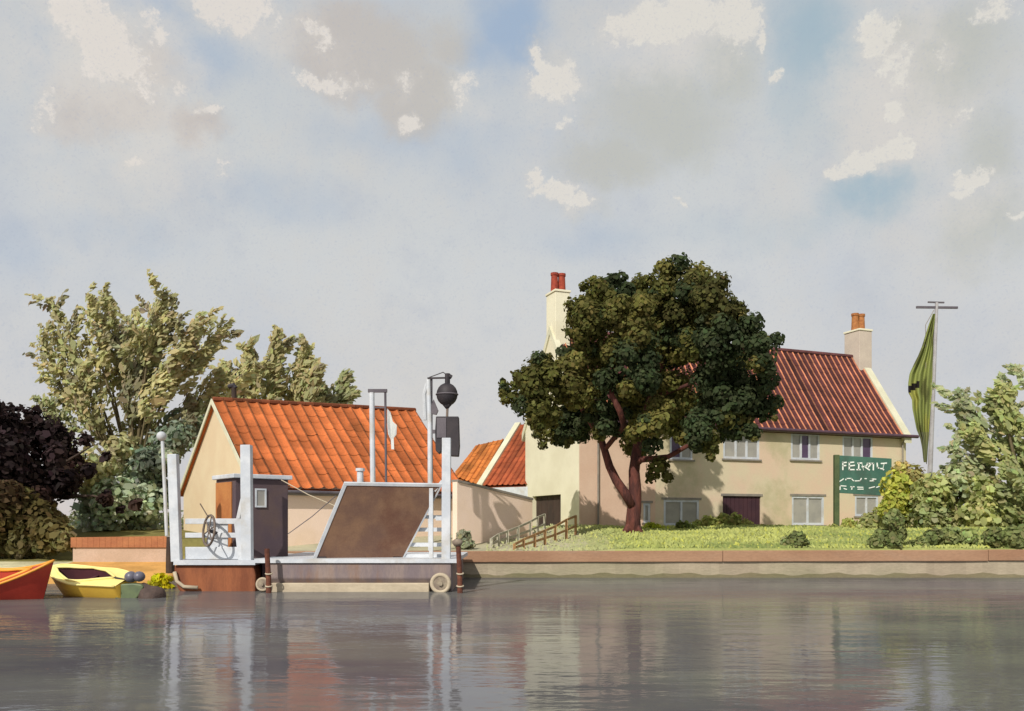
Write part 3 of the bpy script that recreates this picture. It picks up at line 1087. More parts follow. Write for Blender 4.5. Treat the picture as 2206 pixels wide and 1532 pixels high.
# ------------------------------------------------------------------ the ferry
def build_ferry():
    Y0 = 25.0
    root = thing('chain_ferry', P(680, 1275, Y0 + 2), 'flat grey and brown chain ferry with white rails and a raised ramp', 'ferry')
    q = lambda px, py, dy=0: P(px, py, Y0 + dy)
    x = lambda px: P(px, 0, Y0).x
    z = lambda py: P(0, py, Y0).z

    def bx(name, m, px0, px1, py0, py1, dy0, dy1, parent=root, bevel=0.0, label=None):
        mb = MB()
        mb.box(x(px0), x(px1), Y0 + dy0, Y0 + dy1, z(py1), z(py0))
        o = mb.build(name, M[m], parent, bevel=bevel)
        if label:
            lab(o, label)
        return o
    # main hull: raked lower bow edge
    mb = MB()
    prof = [(0, z(1213)), (0, z(1246)), (.5, z(1275) - .35), (6.2, z(1275) - .35), (6.2, z(1213))]
    mb.prism([(x(580), Y0 + a, b) for a, b in prof], (x(972) - x(580), 0, 0))
    mb.build('hull', M['hull_grey'], root, bevel=.03)
    bx('deck', 'white', 549, 984, 1204, 1212.8, -.06, 6.2)
    bx('rubbing_strip', 'strip', 584, 925, 1256, 1277, -.06, .3, bevel=.03)
    # the side pontoon, brown, with a rounded forefoot
    mb = MB()
    pr = [(375, 1218), (546, 1218), (551, 1240), (550, 1285), (405, 1285), (384, 1272), (374, 1245)]
    mb.prism([q(a, b, .15) for a, b in pr], (0, 5.6, 0))
    lab(mb.build('hull', M['hull_brown'], root, bevel=.05), 'rusty brown side pontoon')
    bx('deck', 'white', 372, 548.5, 1207, 1217.5, .05, 5.8)
    mb = MB()
    mb.tube([q(376, 1232, .08), q(381, 1252, .05), q(396, 1264, .03), q(426, 1266, .03)], .055, n=8)
    mb.build('rubbing_strip', M['strip'], root, smooth=True)
    # dark block standing in for the recess between the two hulls
    bx('recess_block', 'cabin', 552, 579.5, 1214, 1290, .6, 5.0)
    # guide wheels for the chain
    for (px, py, r) in ((949, 1257, .3), (566, 1259, .2)):
        c = q(px, py, -.16)
        mb = MB()
        mb.torus(c, r * .82, r * .2, (1, 0, 0), (0, 0, 1))
        gw = mb.build('guide_wheel', M['strip'], root, smooth=True)
        mb = MB()
        mb.tube([c + Vector((0, -.03, 0)), c + Vector((0, .1, 0))], r * .75, n=20)
        mb.tube([c + Vector((0, -.09, 0)), c + Vector((0, -.02, 0))], r * .22, n=12)
        mb.build('hub', M['wheel'], gw)
    bx('wheel_bracket', 'strip', 941, 957, 1258, 1300, -.1, .05)
    # white posts
    for (px, p0, p1, w, dy, lean) in ((381, 979, 1210, 20, .2, -8), (533, 959, 1207, 22, .25, -2), (961, 944, 1207, 19, .2, 1), (929, 1052, 1205, 9, .7, 0)):
        mb = MB()
        mb.bar(q(px, p1, dy), q(px + lean, p0, dy), w * mpp(Y0), w * mpp(Y0) * .9)
        mb.build('post', M['white'], root, bevel=.015)
    # left rails (boards), the upright panel behind the hand wheel
    mb = MB()
    for (py0, py1) in ((1117, 1129), (1148, 1159), (1179, 1206)):
        mb.box(x(390), x(522), Y0 + .3, Y0 + .36, z(py1), z(py0))
    mb.box(x(436), x(482), Y0 + .36, Y0 + .4, z(1206), z(1121))
    mb.build('railing', M['white'], root, bevel=.012)
    mb = MB()
    mb.bar(q(529, 1046, .28), q(513, 1118, .28), .1, .08)
    mb.bar(q(513, 1118, .28), q(523, 1206, .28), .24, .08)
    mb.build('brace', M['white'], root)
    # right rails
    mb = MB()
    for (py0, py1) in ((1109, 1117), (1137, 1146), (1171, 1180), (1197, 1204)):
        mb.box(x(850), x(953), Y0 + 1.15, Y0 + 1.21, z(py1), z(py0))
    lab(mb.build('railing', M['white'], root), 'short white railing beside the ramp')
    mb = MB()
    mb.bar(q(936, 1058, .8), q(953, 1036, .8), .1, .08)
    mb.build('brace', M['white'], root)
    mb = MB()
    mb.box(x(934), x(952), Y0 + .75, Y0 + .81, z(1121), z(1112))
    mb.build('brace', M['white'], root)
    # hand wheel
    c = q(450, 1143, -.05)
    mb = MB()
    ax, ay = Vector((.62, -.75, 0)), Vector((.1, 0, 1))
    mb.torus(c, .44, .035, ax, ay)
    hw = mb.build('hand_wheel', M['wheel_iron'], root, smooth=True)
    mb = MB()
    axn = ax.normalized()
    ayn = ay.normalized()
    for k in range(6):
        a = k * math.pi / 3 + .3
        mb.tube([c, c + (axn * math.cos(a) + ayn * math.sin(a)) * .44], .02, n=6)
    mb.build('spokes', M['wheel_iron'], hw)
    mb = MB()
    mb.tube([c, c + Vector((.1, .5, -.1))], .05, n=8)
    mb.build('shaft', M['dark'], hw)
    mb = MB()
    mb.tube([c + Vector((-.04, 0, .42)), q(431, 1085, -.1)], .018, n=6)
    mb.build('crank', M['wheel_iron'], hw)
    # cabin
    cang = R(40)
    fc = Face2((P(507, 0, 26.0).x, 26.0), cang)
    w = fc.at(621)
    zb, zt = EH - (1206 - HY) / F * 26.0, EH + (HY - 1030) / F * 26.0
    dp = 1.5
    mb = MB()
    fbox(mb, fc, 0, w, zb, zt, -dp, 0)
    cb = mb.build('cabin', M['cabin'], root, bevel=.02)
    mb = MB()
    sd = fc.pt(0, 0, -dp)
    o = fc.pt(-.035, zb + .02, -dp + .05)
    mb.obox(o, fc.u * .03, fc.n * (dp - .28), (0, 0, zt - zb - .12))
    lab(mb.build('side_board', M['cabin_side'], cb), 'orange brown boarded cabin side')
    mb = MB()
    p = fc.pt(-.1, zt + .003, -dp - .1)
    mb.obox(p, fc.u * (w + .2), fc.n * (dp + .2), (0, 0, .13))
    mb.build('cabin_roof', M['white'], cb, bevel=.02)
    a0, z0 = fc.at(549, 1093)
    a1, z1 = fc.at(573, 1053)
    mb = MB()
    t = .05
    fbox(mb, fc, a0, a0 + t, z0, z1, .003, .04)
    fbox(mb, fc, a1 - t, a1, z0, z1, .003, .04)
    fbox(mb, fc, a0 + t, a1 - t, z1 - t, z1, .003, .038)
    fbox(mb, fc, a0 + t, a1 - t, z0, z0 + t, .003, .038)
    mb.build('window_frame', M['white'], cb)
    mb = MB()
    fbox(mb, fc, a0 + t, a1 - t, z0 + t, z1 - t, .003, .02)
    mb.build('pane', M['pane'], cb)
    # raised ramp
    A, B = q(682, 1203, .55), q(866, 1203, 1.15)
    C, D = q(947, 1049, .75), q(747, 1046, .12)
    nrm = (B - A).cross(D - A).normalized()
    mb = MB()
    mb.prism([A, B, C, D], nrm * -.1)
    rp = mb.build('ramp', M['ramp'], root)
    mb = MB()
    off = nrm * -.13
    up = nrm * .02
    e = (B - A).normalized()
    s = (D - A).normalized()
    mb.prism([A - e * .1 + up, A - e * .004 + up, D - e * .004 + up, D - e * .1 + up], off)
    mb.prism([D - e * .1 + s * .004 + up, C + e * .08 + s * .004 + up, C + e * .08 + s * .09 + up, D - e * .1 + s * .09 + up], off)
    mb.prism([B + e * .004 + up, B + e * .05 + up, C + e * .05 + up, C + e * .004 + up], off)
    mb.build('ramp_edge', M['white'], rp)
    for t in (.06, .94):
        mb = MB()
        h = A.lerp(B, t)
        mb.tube([h - e * .12, h + e * .12], .06, n=10)
        mb.build('hinge', M['dark'], rp)
    # stays from the cabin to the ramp
    for (a, b, m, r) in ((q(606, 1034, .9), q(722, 1090, .35), 'strip', .014), (q(621, 1150, .9), q(724, 1068, .3), 'slate', .012)):
        mb = MB()
        mid = a.lerp(b, .5) + Vector((0, 0, -.05))
        mb.tube([a, mid, b], r, n=6)
        mb.build('stay', M[m], root)
    # vent pipe standing behind the ramp
    mb = MB()
    mb.tube([q(776, 1205, 2.2), q(776, 1016, 2.2)], .1, n=12)
    vp = mb.build('vent_pipe', M['white'], root)
    mb = MB()
    c = q(776, 1013, 2.2)
    mb.tube([c - Vector((0, 0, .03)), c + Vector((0, 0, .06))], .14, n=12)
    mb.build('vent_cap', M['white'], vp)


build_ferry()


# ------------------------------------------------------------------ posts, mast, signal
def build_posts():
    # white goal shaped gantry behind the ramp, with a pennant hung on it
    Y = 32.6
    g = ground_z(P(815, 0, Y).x, Y)
    root = thing('gantry', (P(815, 0, Y).x, Y, g), 'tall narrow white gantry frame standing behind the ferry ramp', 'gantry')
    for (px, r, m) in ((803, .1, 'white'), (831, .045, 'slate')):
        mb = MB()
        a = P(px + 2, 1030, Y)
        a.z = g
        mb.tube([a, P(px - 2 if px < 820 else px - 1, 846, Y)], r, n=10)
        mb.build('post', M[m], root)
    mb = MB()
    mb.bar(P(793, 842, Y), P(834, 842, Y), .12, .12)
    mb.build('crossbar', M['slate'], root)
    mb = MB()
    mb.bar(P(807, 878, Y), P(831, 878, Y), .05, .05)
    mb.build('tie_bar', M['slate'], root)
    mb = MB()
    out = [(834, 880), (841, 888), (846, 908), (855, 916), (854, 936), (848, 944), (849, 968), (843, 968), (842, 948), (836, 935), (834, 915)]
    n = 4
    for i in range(n):
        pass
    pts = [P(a, b, Y + .05 * math.sin(i * 1.7)) for i, (a, b) in enumerate(out)]
    mb.prism(pts, (0, .03, 0), S(206, 208, 206))
    tag(mb.build('pennant', M['cloth']), 'small limp white pennant hanging on the white gantry', 'pennant')
    # signal mast with ball and notched box
    Y = 32.4
    x0 = P(926, 0, Y).x
    g = ground_z(x0, Y)
    root = thing('signal_mast', (x0, Y, g), 'white signal mast carrying a black ball above a dark notched box', 'signal mast')
    mb = MB()
    mb.tube([(x0 + .03, Y, g), P(926, 920, Y), P(923, 818, Y)], [.1, .09, .08], n=10)
    mb.build('pole', M['white'], root)
    mb = MB()
    mb.tube([P(930, 1035, Y + .1), P(929, 930, Y + .08), P(929, 816, Y + .08)], .055, n=8)
    mb.build('cable_duct', M['slate'], root)
    mb = MB()
    mb.tube([P(916, 905, Y + .05), P(914, 850, Y + .05), P(920, 826, Y + .05)], .08, n=8)
    mb.build('cable_duct', M['grey_paint'], root)
    mb = MB()
    mb.bar(P(921, 815, Y), P(966, 814, Y), .07, .06)
    mb.bar(P(925, 813, Y), P(955, 802, Y), .03, .03)
    mb.bar(P(955, 802, Y), P(966, 812, Y), .03, .03)
    mb.build('bracket', M['dark'], root)
    mb = MB()
    mb.prism([P(934, 860, Y - .05), P(944, 884, Y - .05), P(940, 893, Y - .05), P(924, 890, Y - .05), P(929, 874, Y - .05)], (0, .18, 0))
    mb.build('bell', M['slate'], root)
    mb = MB()
    mb.box(P(926, 0, Y).x, P(943, 0, Y).x, Y - .03, Y + .03, P(0, 934, Y).z, P(0, 926, Y).z)
    mb.build('box_bracket', M['slate'], root)
    c = P(963, 850, Y)
    mb = MB()
    r = 23 * mpp(Y)
    mb.ball(c, r, 1, 1, 1.08, n=20)
    mb.tube([c + Vector((0, 0, -r * .9)), c + Vector((0, 0, -r * 1.35))], [r * .5, r * .12], n=12)
    b = mb.build('ball', M['dark'], root, smooth=True)
    mb = MB()
    mb.tube([P(964, 832, Y), P(964, 805, Y)], .1, n=10)
    mb.tube([P(964, 808, Y), P(973, 813, Y)], .08, n=8)
    mb.build('hanger', M['dark'], b)
    mb = MB()
    mb.torus(c, r * 1.0, .03, (1, 0, 0), (0, 1, 0), n=24)
    mb.build('ball_band', M['slate'], b, smooth=True)
    mb = MB()
    mb.tube([P(964, 875, Y), P(963, 900, Y)], .05, n=8)
    mb.build('link', M['wheel_iron'], root)
    mb = MB()
    pr = [(939, 897), (988, 897), (990, 960), (988, 983), (970, 982), (968, 955), (966, 946), (953, 946), (951, 960), (951, 972), (945, 978), (938, 970), (937, 930)]
    mb.prism([P(a, b, Y - .15) for a, b in pr], (0, .42, 0))
    bxo = mb.build('signal_box', M['dark'], root, bevel=.03)
    mb = MB()
    mb.prism([P(a, b, Y - .18) for a, b in ((941, 900), (961, 900), (961, 943), (941, 943))], (0, .027, 0))
    mb.build('panel', M['slate'], bxo)
    # ball topped pole on the left bank
    Y = 33.7
    x0 = P(353, 0, Y).x
    g = ground_z(x0, Y)
    root = thing('ball_topped_pole', (x0, Y, g), 'thin white pole with a ball finial left of the ferry', 'pole')
    mb = MB()
    mb.tube([(x0 + .12, Y, g), P(350, 950, Y)], .065, n=8)
    mb.build('pole', M['white'], root)
    mb = MB()
    mb.ball(P(348, 940, Y), 10.5 * mpp(Y), n=16)
    mb.build('finial', M['grey_paint'], root, smooth=True)
    # dark fender post at the wall end
    Y = 30.5
    mb = MB()
    a = P(367, 1205, Y)
    top = P(368, 1157, Y)
    mb.tube([Vector((a.x, Y, -1.0)), a, top], [.15, .15, .14], n=10)
    root = thing('fender_post', (a.x, Y, 0), 'short dark brown timber post between the pink wall and ferry', 'post')
    mb.build('post', M['soot'], root)
    mb = MB()
    mb.tube([top + Vector((0, 0, .002)), top + Vector((0, 0, .05))], .17, n=10)
    mb.build('cap', M['lead'], root)
    # mooring piles in front of the ferry
    for (px, pt, lab_, cap) in ((577, 1182, 'rusty mooring pile before the gap between the brown and grey hulls', False), (989, 1172, 'rusty mooring pile with a grey knob cap at the right end of ferry', True)):
        Y = 24.5
        x0 = P(px, 0, Y).x
        root = thing('mooring_pile', (x0, Y, 0), lab_, 'mooring pile', 'piles mooring the ferry')
        mb = MB()
        t = P(px - 2, pt, Y)
        mb.tube([(x0 + .04, Y, -1.2), (x0 + .02, Y, .4), t], [.085, .075, .07], n=9)
        mb.build('pile', M['rust'], root)
        if cap:
            mb = MB()
            mb.ball(t + Vector((-.02, 0, .04)), .15, 1, 1, .75, n=14)
            mb.build('cap', M['wheel'], root, smooth=True)
        mb = MB()
        for k, zz in enumerate((.55, .2)):
            mb = MB()
            mb.torus((x0 + .03, Y, zz), .09, .022, (1, 0, 0), (0, 1, .2), n=14, m=6)
            mb.build('iron_band', M['strip'], root, smooth=True)


build_posts()


# ------------------------------------------------------------------ boats
def boat(name, label, bow, stern, beam, h_bow, h_mid, h_stern, hull_m, in_m, rim_m, heel, opening, extra=None, rim_r=.035, draft=.18, bow_full=.5, bow_run=.55):
    """a lofted hull: stations from bow to stern; opening = list of (t, half width factor) of the open well"""
    bow, stern = Vector((bow[0], bow[1], 0)), Vector((stern[0], stern[1], 0))
    ax = stern - bow
    Ln = ax.length
    fx = ax.normalized()
    fy = Vector((-fx.y, fx.x, 0))
    if fy.y > 0:
        fy = -fy                # fy looks to the viewer
    root = thing(name, bow.lerp(stern, .5), label, 'boat')
    ch, sh = math.cos(heel), math.sin(heel)

    def T(t, y, zz):
        # heel towards the viewer
        yy, z2 = y * ch + zz * sh, zz * ch - y * sh
        return bow + fx * (t * Ln) + fy * yy + Vector((0, 0, z2))
    NT, NS = 26, 9

    def half(t):
        return beam / 2 * (math.sin(min(1, t / .55) * math.pi / 2) ** bow_full) * (1 - .32 * max(0, (t - .55) / .45) ** 2)

    def sheer(t):
        return h_mid + (h_bow - h_mid) * max(0, 1 - t / bow_run) ** 1.7 + (h_stern - h_mid) * max(0, (t - .55) / .45) ** 2

    def rake(t, f):             # stem raked forward at the top
        return t - .0 + (.13 * (1 - f) * (1 - t) ** 4)
    mb = MB()
    rows = []
    for i in range(NT + 1):
        t = i / NT
        b = max(half(t), .012)
        row = []
        for k in range(-NS, NS + 1):
            s = k / NS
            f = abs(s) ** 1.6            # 0 keel .. 1 gunwale
            y = b * math.copysign(abs(s) ** .55, s)
            zz = -draft + (sheer(t) + draft) * f
            row.append(T(rake(t, f), y, zz))
        rows.append(row)
    vs = [p for r_ in rows for p in r_]
    m = 2 * NS + 1
    fs = [(i * m + k, i * m + k + 1, (i + 1) * m + k + 1, (i + 1) * m + k) for i in range(NT) for k in range(m - 1)]
    fs.append(tuple(NT * m + k for k in range(m)))
    mb.add(vs, fs)
    mb.build('hull', M[hull_m], root, smooth=True)
    # deck ring between gunwale and well
    ts = [t for t, w in opening]
    ws = [w for t, w in opening]

    def well(t):
        if t <= ts[0] or t >= ts[-1]:
            return 0.0
        return float(np.interp(t, ts, ws)) * half(t)
    mb = MB()
    wl = MB()
    ND = 60
    for i in range(ND):
        t0, t1 = i / ND, (i + 1) / ND
        for s in (-1, 1):
            a0, a1 = half(t0), half(t1)
            w0, w1 = well(t0), well(t1)
            zz0, zz1 = sheer(t0) + .006, sheer(t1) + .006
            mb.quad(T(t0, s * a0, zz0), T(t1, s * a1, zz1), T(t1, s * w1, zz1 + .03), T(t0, s * w0, zz0 + .03))
            if w0 > 0 or w1 > 0:
                d = min(.32, h_mid * .8)
                wl.quad(T(t0, s * w0, zz0 + .03), T(t1, s * w1, zz1 + .03), T(t1, s * w1 * .82, zz1 - d), T(t0, s * w0 * .82, zz0 - d))
        if well(t0) > 0 or well(t1) > 0:
            d = min(.32, h_mid * .8)
            wl.quad(T(t0, -well(t0) * .82, sheer(t0) - d), T(t1, -well(t1) * .82, sheer(t1) - d), T(t1, well(t1) * .82, sheer(t1) - d), T(t0, well(t0) * .82, sheer(t0) - d))
    mb.build('deck', M[extra or hull_m], root, fix=False)
    wl.build('well', M[in_m], root, fix=False)
    mb = MB()
    for s in (-1, 1):
        mb.tube([T(t, s * max(well(t), .02), sheer(t) + .045) for t in np.linspace(ts[0], ts[-1], 22)], rim_r, n=6)
    mb.build('coaming', M[rim_m], root, smooth=True)
    mb = MB()
    for s in (-1, 1):
        mb.tube([T(rake(t, 1), s * half(t), sheer(t) + .01) for t in np.linspace(0.0, 1, 26)], rim_r * .8, n=6)
    mb.build('gunwale', M[rim_m], root, smooth=True)
    # thwart across the well
    tm = (ts[0] + ts[-1]) / 2
    mb = MB()
    w = well(tm) * .86
    a = T(tm - .02, -w, sheer(tm) - .12)
    mb.prism([T(tm - .025, -w, sheer(tm) - .12), T(tm + .025, -w, sheer(tm) - .12), T(tm + .025, w, sheer(tm) - .12), T(tm - .025, w, sheer(tm) - .12)], (0, 0, -.03))
    mb.build('thwart', M[in_m], root)
    return root, T, sheer


def build_boats():
    Y = 22.6
    boat('rowing_boat', 'red rowing boat with its high pointed bow turned to the right', (P(139, 0, Y).x, Y - .1), (P(-230, 0, Y + .5).x, Y + .6), 1.6, 1.06, .5, .5,
         'red_boat', 'red_inside', 'gold', R(19), [(.14, .02), (.28, .7), (.5, .8), (.85, .8), (.95, .6)], bow_full=.8, rim_r=.04, bow_run=.45)
    Y = 23.4
    r, T, sh = boat('dinghy', 'yellow dinghy with a dark maroon well and an outboard motor', (P(133, 0, Y + .7).x, Y + .6), (P(276, 0, Y - .4).x, Y - .3), 1.15, .82, .56, .46,
                    'yellow_boat', 'cockpit', 'pale_yellow', R(19), [(.06, .03), (.16, .45), (.4, .8), (.62, .6), (.8, .2), (.86, .03)], extra='pale_yellow', bow_full=.42)
    # outboard motor hung on the stern
    c = P(284, 1262, Y - .45)
    mb = MB()
    g = mpp(Y - .45) * 1.15
    prof = [(-36, 12), (-30, 0), (-14, -4), (6, -5), (22, -3), (26, 2), (20, 14), (12, 24), (10, 62), (-6, 62), (-8, 34), (-22, 28)]
    mb.prism([c + Vector((a * g, -.14, -b * g)) for a, b in prof], (0, .3, 0))
    om = mb.build('outboard_motor', M['green_leg'], r, bevel=.03)
    mb = MB()
    k = P(290, 1243, Y - .45)
    mb.ball(k + Vector((-.1, 0, 0)), .16, 1.0, 1.05, .95, n=14)
    mb.ball(k + Vector((.12, 0, .01)), .155, 1.0, 1.0, .9, n=14)
    mb.build('cowl', M['cowl'], om, smooth=True)
    mb = MB()
    mb.tube([k + Vector((-.2, 0, -.08)), k + Vector((-.55, .05, -.02))], .025, n=8)
    mb.build('tiller', M['dark'], om)
    # dark stone lying at the edge
    rs = np.random.default_rng(4)
    mb = MB()
    c = P(325, 1288, 23.0)
    n = 16
    mb.ball((c.x, 23.0, -.02), .36, 1.15, .9, .95, n=n)
    vv = []
    for p in mb.v:
        d = Vector(p) - Vector((c.x, 23.0, -.02))
        k = 1 + .16 * math.sin(d.x * 9 + 1) * math.cos(d.z * 8) + .1 * math.sin(d.y * 14 + d.z * 5)
        q = Vector((c.x, 23.0, -.02)) + d * k
        q.z += .35 * max(0, -(q.x - c.x)) * .8
        vv.append(tuple(q))
    mb.v = vv
    tag(mb.build('rock', M['stone'], smooth=True), 'dark brown wet rock in the water beside the outboard motor', 'rock')


build_boats()


# ------------------------------------------------------------------ sign, flagpole, flag, fences
def build_sign():
    Y = 42.5
    x0 = P(1802, 0, Y).x
    g = ground_z(x0, Y)
    root = thing('inn_sign', (x0, Y, g), 'green board sign with white lettering on a single post before the inn', 'sign')
    mb = MB()
    mb.box(P(1796.5, 0, Y).x, P(1807, 0, Y).x, Y - .12, Y + .12, g - .3, P(0, 980, Y).z)
    mb.build('post', M['sign_post'], root, bevel=.02)
    mb = MB()
    mb.prism([P(1807.5, 981, Y - .05), P(1921, 988, Y - .05), P(1921, 1069, Y - .05), P(1807.5, 1062, Y - .05)], (0, .1, 0))
    mb.build('board', M['sign'], root, bevel=.012)
    # brush-like lettering strokes, coordinates of the board enlarged 11.61 times
    st = [[(530, 415), (530, 605)], [(530, 428), (618, 422)], [(530, 505), (605, 500)],
          [(692, 420), (692, 605)], [(692, 425), (802, 415)], [(692, 510), (822, 495)], [(692, 602), (812, 602)],
          [(905, 442), (1005, 436)], [(930, 440), (926, 600)], [(880, 602), (965, 602)], [(1000, 436), (1044, 615)], [(1010, 530), (1110, 520)], [(1075, 530), (1195, 610)],
          [(1120, 500), (1165, 450)], [(1140, 448), (1298, 448)], [(1240, 450), (1170, 540)], [(1296, 448), (1292, 612)],
          [(1388, 440), (1398, 545), (1450, 572), (1530, 580), (1560, 452)], [(1490, 450), (1622, 438)], [(1530, 590), (1552, 606)],
          [(442, 902), (545, 835)], [(602, 858), (622, 824), (740, 822), (795, 880)], [(836, 884), (962, 880), (992, 822)], [(1085, 828), (1118, 828)], [(1212, 884), (1320, 880), (1245, 832), (1356, 842)],
          [(462, 1000), (460, 1100)], [(450, 1003), (608, 1015)], [(560, 1075), (622, 1096)], [(728, 1032), (812, 1030)], [(765, 1030), (752, 1096)], [(898, 1040), (1032, 1044)], [(908, 1092), (1040, 1090)],
          [(1190, 1064), (1322, 1030)], [(1372, 1046), (1452, 1018)]]
    rows = [[s for s in st if lo <= s[0][1] < hi] for lo, hi in ((0, 700), (700, 950), (950, 1200))]
    mb = MB()
    for s in [None] + rows[0] + [None] + rows[1] + [None] + rows[2] + [None]:
        if s is None:
            if mb.n:
                mb.build('lettering', M['letter'], root)
            mb = MB()
            continue
        thick = .062 if s[0][1] < 700 else .048
        for a, b in zip(s[:-1], s[1:]):
            pa = P(1770 + a[0] / 11.61, 960 + a[1] / 11.61, Y - .062)
            pb = P(1770 + b[0] / 11.61, 960 + b[1] / 11.61, Y - .062)
            d = (pb - pa).normalized() * .02
            mb.bar(pa - d, pb + d, .016, thick, up=(0, 0, 1)) if abs(d.z) < .0196 else mb.bar(pa - d, pb + d, thick, .016, up=(0, 1, 0))


build_sign()


def build_flag():
    Y = 44.0
    top, bot = P(2018, 652, Y), P(2003, 1030, Y)
    g = ground_z(bot.x, Y)
    root = thing('flagpole', (bot.x, Y, g), 'tall grey flagpole with a short crossbar right of the inn', 'flagpole')
    d = (top - bot) / (top.z - bot.z)
    base = bot - d * (bot.z - g + .2)
    mb = MB()
    mb.tube([base, bot, top], [.13, .12, .08], n=10)
    mb.build('pole', M['pole'], root)
    mb = MB()
    a = P(0, 661, Y).z
    mb.bar(P(1974, 662, Y), P(2063, 663, Y), .09, .11)
    mb.build('crossbar', M['slate'], root)
    mb = MB()
    mb.bar(P(1999, 651, Y), P(2034, 652, Y), .07, .07)
    mb.build('cap', M['slate'], root)
    mb = MB()
    mb.tube([P(2012, 668, Y - .1), P(1994, 700, Y - .1), P(1996, 1000, Y - .12)], .018, n=6)
    mb.build('halyard', M['lead'], root)
    # the flag hangs limp in folds: left outline, right outline by height
    rows = [(676, 2010, 2015), (700, 2001, 2013), (725, 1993, 2011), (745, 1987, 2011), (765, 1979, 2010), (785, 1969, 2009), (805, 1960, 2009), (825, 1957, 2008), (845, 1957, 2008), (860, 1965, 2006),
            (880, 1966, 2005), (905, 1971, 2003), (925, 1975, 2002), (945, 1983, 2001), (965, 1987, 1999), (985, 1989, 1998), (1000, 1991, 1997)]
    mb = MB()
    pys = np.arange(676, 1000.1, 5)
    rows = [(float(p), float(np.interp(p, [r_[0] for r_ in rows], [r_[1] for r_ in rows])), float(np.interp(p, [r_[0] for r_ in rows], [r_[2] for r_ in rows]))) for p in pys]
    NK = 30
    grid = []
    for (py, l, r_) in rows:
        row = []
        for k in range(NK + 1):
            t = k / NK
            fold = .16 * math.sin(t * 17 + py * .012) * min(1, (r_ - l) / 25)
            row.append(P(l + (r_ - l) * t, py, Y - .25 + fold))
        grid.append(row)
    green, yel, dark = np.array(S(138, 146, 84)[:3]), np.array(S(158, 156, 80)[:3]), np.array(S(84, 84, 52)[:3])
    m = NK + 1
    front = [p for r_ in grid for p in r_]
    back = [p + Vector((0, .03, 0)) for p in front]
    nv = len(front)
    mb.v = [tuple(p) for p in front + back]
    mb.n = 2 * nv
    for i in range(len(rows) - 1):
        for k in range(NK):
            py = rows[i][0]
            nzv = math.sin(k * .23 + py * .03) + math.sin(k * .17 - py * .045 + 1.3) + .35 * math.sin(py * .12 + k * .66)
            c = green * (1 + .09 * nzv)
            ky = sm(.5, 1.5, nzv) * sm(760, 800, py) * .8
            c = c * (1 - ky) + yel * ky
            kd = max(sm(.8, 1.8, -nzv), sm(690, 705, py) * (1 - sm(735, 755, py)) * sm(-.4, .4, -nzv)) * .75
            c = c * (1 - kd) + dark * kd
            if abs(py - 836 + 26 * k / NK) < 7 and k / NK < .45:
                c = np.array(S(40, 36, 34)[:3])
            if py > 930:
                c = c * .6 + np.array(S(120, 118, 112)[:3]) * .4
            mb.f.append([i * m + k, i * m + k + 1, (i + 1) * m + k + 1, (i + 1) * m + k])
            mb.c.append(tuple(c))
            mb.f.append([nv + i * m + k, nv + (i + 1) * m + k, nv + (i + 1) * m + k + 1, nv + i * m + k + 1])
            mb.c.append(tuple(c))
    tag(mb.build('flag', M['cloth'], smooth=True, fix=False), 'limp green and yellow flag hanging in folds from the grey flagpole', 'flag')


build_flag()


def build_fences():
    def fence(label, pts, m_rail, m_post, hs, tops, rails=(1.0, .5), w=.11):
        base = pts[0]
        root = thing('fence', base, label, 'fence', 'rail fences by the yard wall')
        for p, h in zip(pts, hs):
            mb = MB()
            mb.bar(p - Vector((0, 0, .2)), p + Vector((0, 0, h)), w, w)
            mb.build('post', M[m_post], root)
        mb = MB()
        for k in rails:
            for a, b, ha, hb in zip(pts[:-1], pts[1:], hs[:-1], hs[1:]):
                mb.bar(a + Vector((0, -.07, ha * k - .04)), b + Vector((0, -.07, hb * k - .04)), .04, .09)
        mb.build('rails', M[m_rail], root)
    tp = [(1108, 1172), (1128, 1160), (1152, 1150), (1174, 1141), (1196, 1132), (1220, 1118), (1240, 1110)]
    bt = [(1110, 1182), (1131, 1178), (1151, 1176), (1173, 1174), (1192, 1168), (1216, 1157), (1238, 1146)]
    Ys = [33.0, 33.6, 34.3, 35.1, 36.0, 37.0, 38.2]
    pts, hs = [], []
    for (a, b), (c, d), Y in zip(tp, bt, Ys):
        t = P(a, b, Y)
        g = P(c, d, Y)
        gz = ground_z(t.x, Y)
        g.z = gz
        pts.append(Vector((t.x, Y, gz)))
        hs.append(max(.25, t.z - gz))
    fence('brown rail fence climbing towards the inn door', pts, 'fence_brown', 'fence_brown', hs, None)
    tp = [(1058, 1160), (1073, 1150), (1093, 1143), (1116, 1134), (1142, 1122), (1158, 1113), (1173, 1107)]
    Ys = [34.2, 34.9, 35.7, 36.6, 37.7, 38.6, 39.6]
    pts, hs = [], []
    for (a, b), Y in zip(tp, Ys):
        t = P(a, b, Y)
        gz = ground_z(t.x, Y)
        pts.append(Vector((t.x, Y, gz)))
        hs.append(max(.2, t.z - gz))
    fence('silvery grey rail fence behind the brown one', pts, 'fence_grey', 'fence_grey', hs, None)


build_fences()


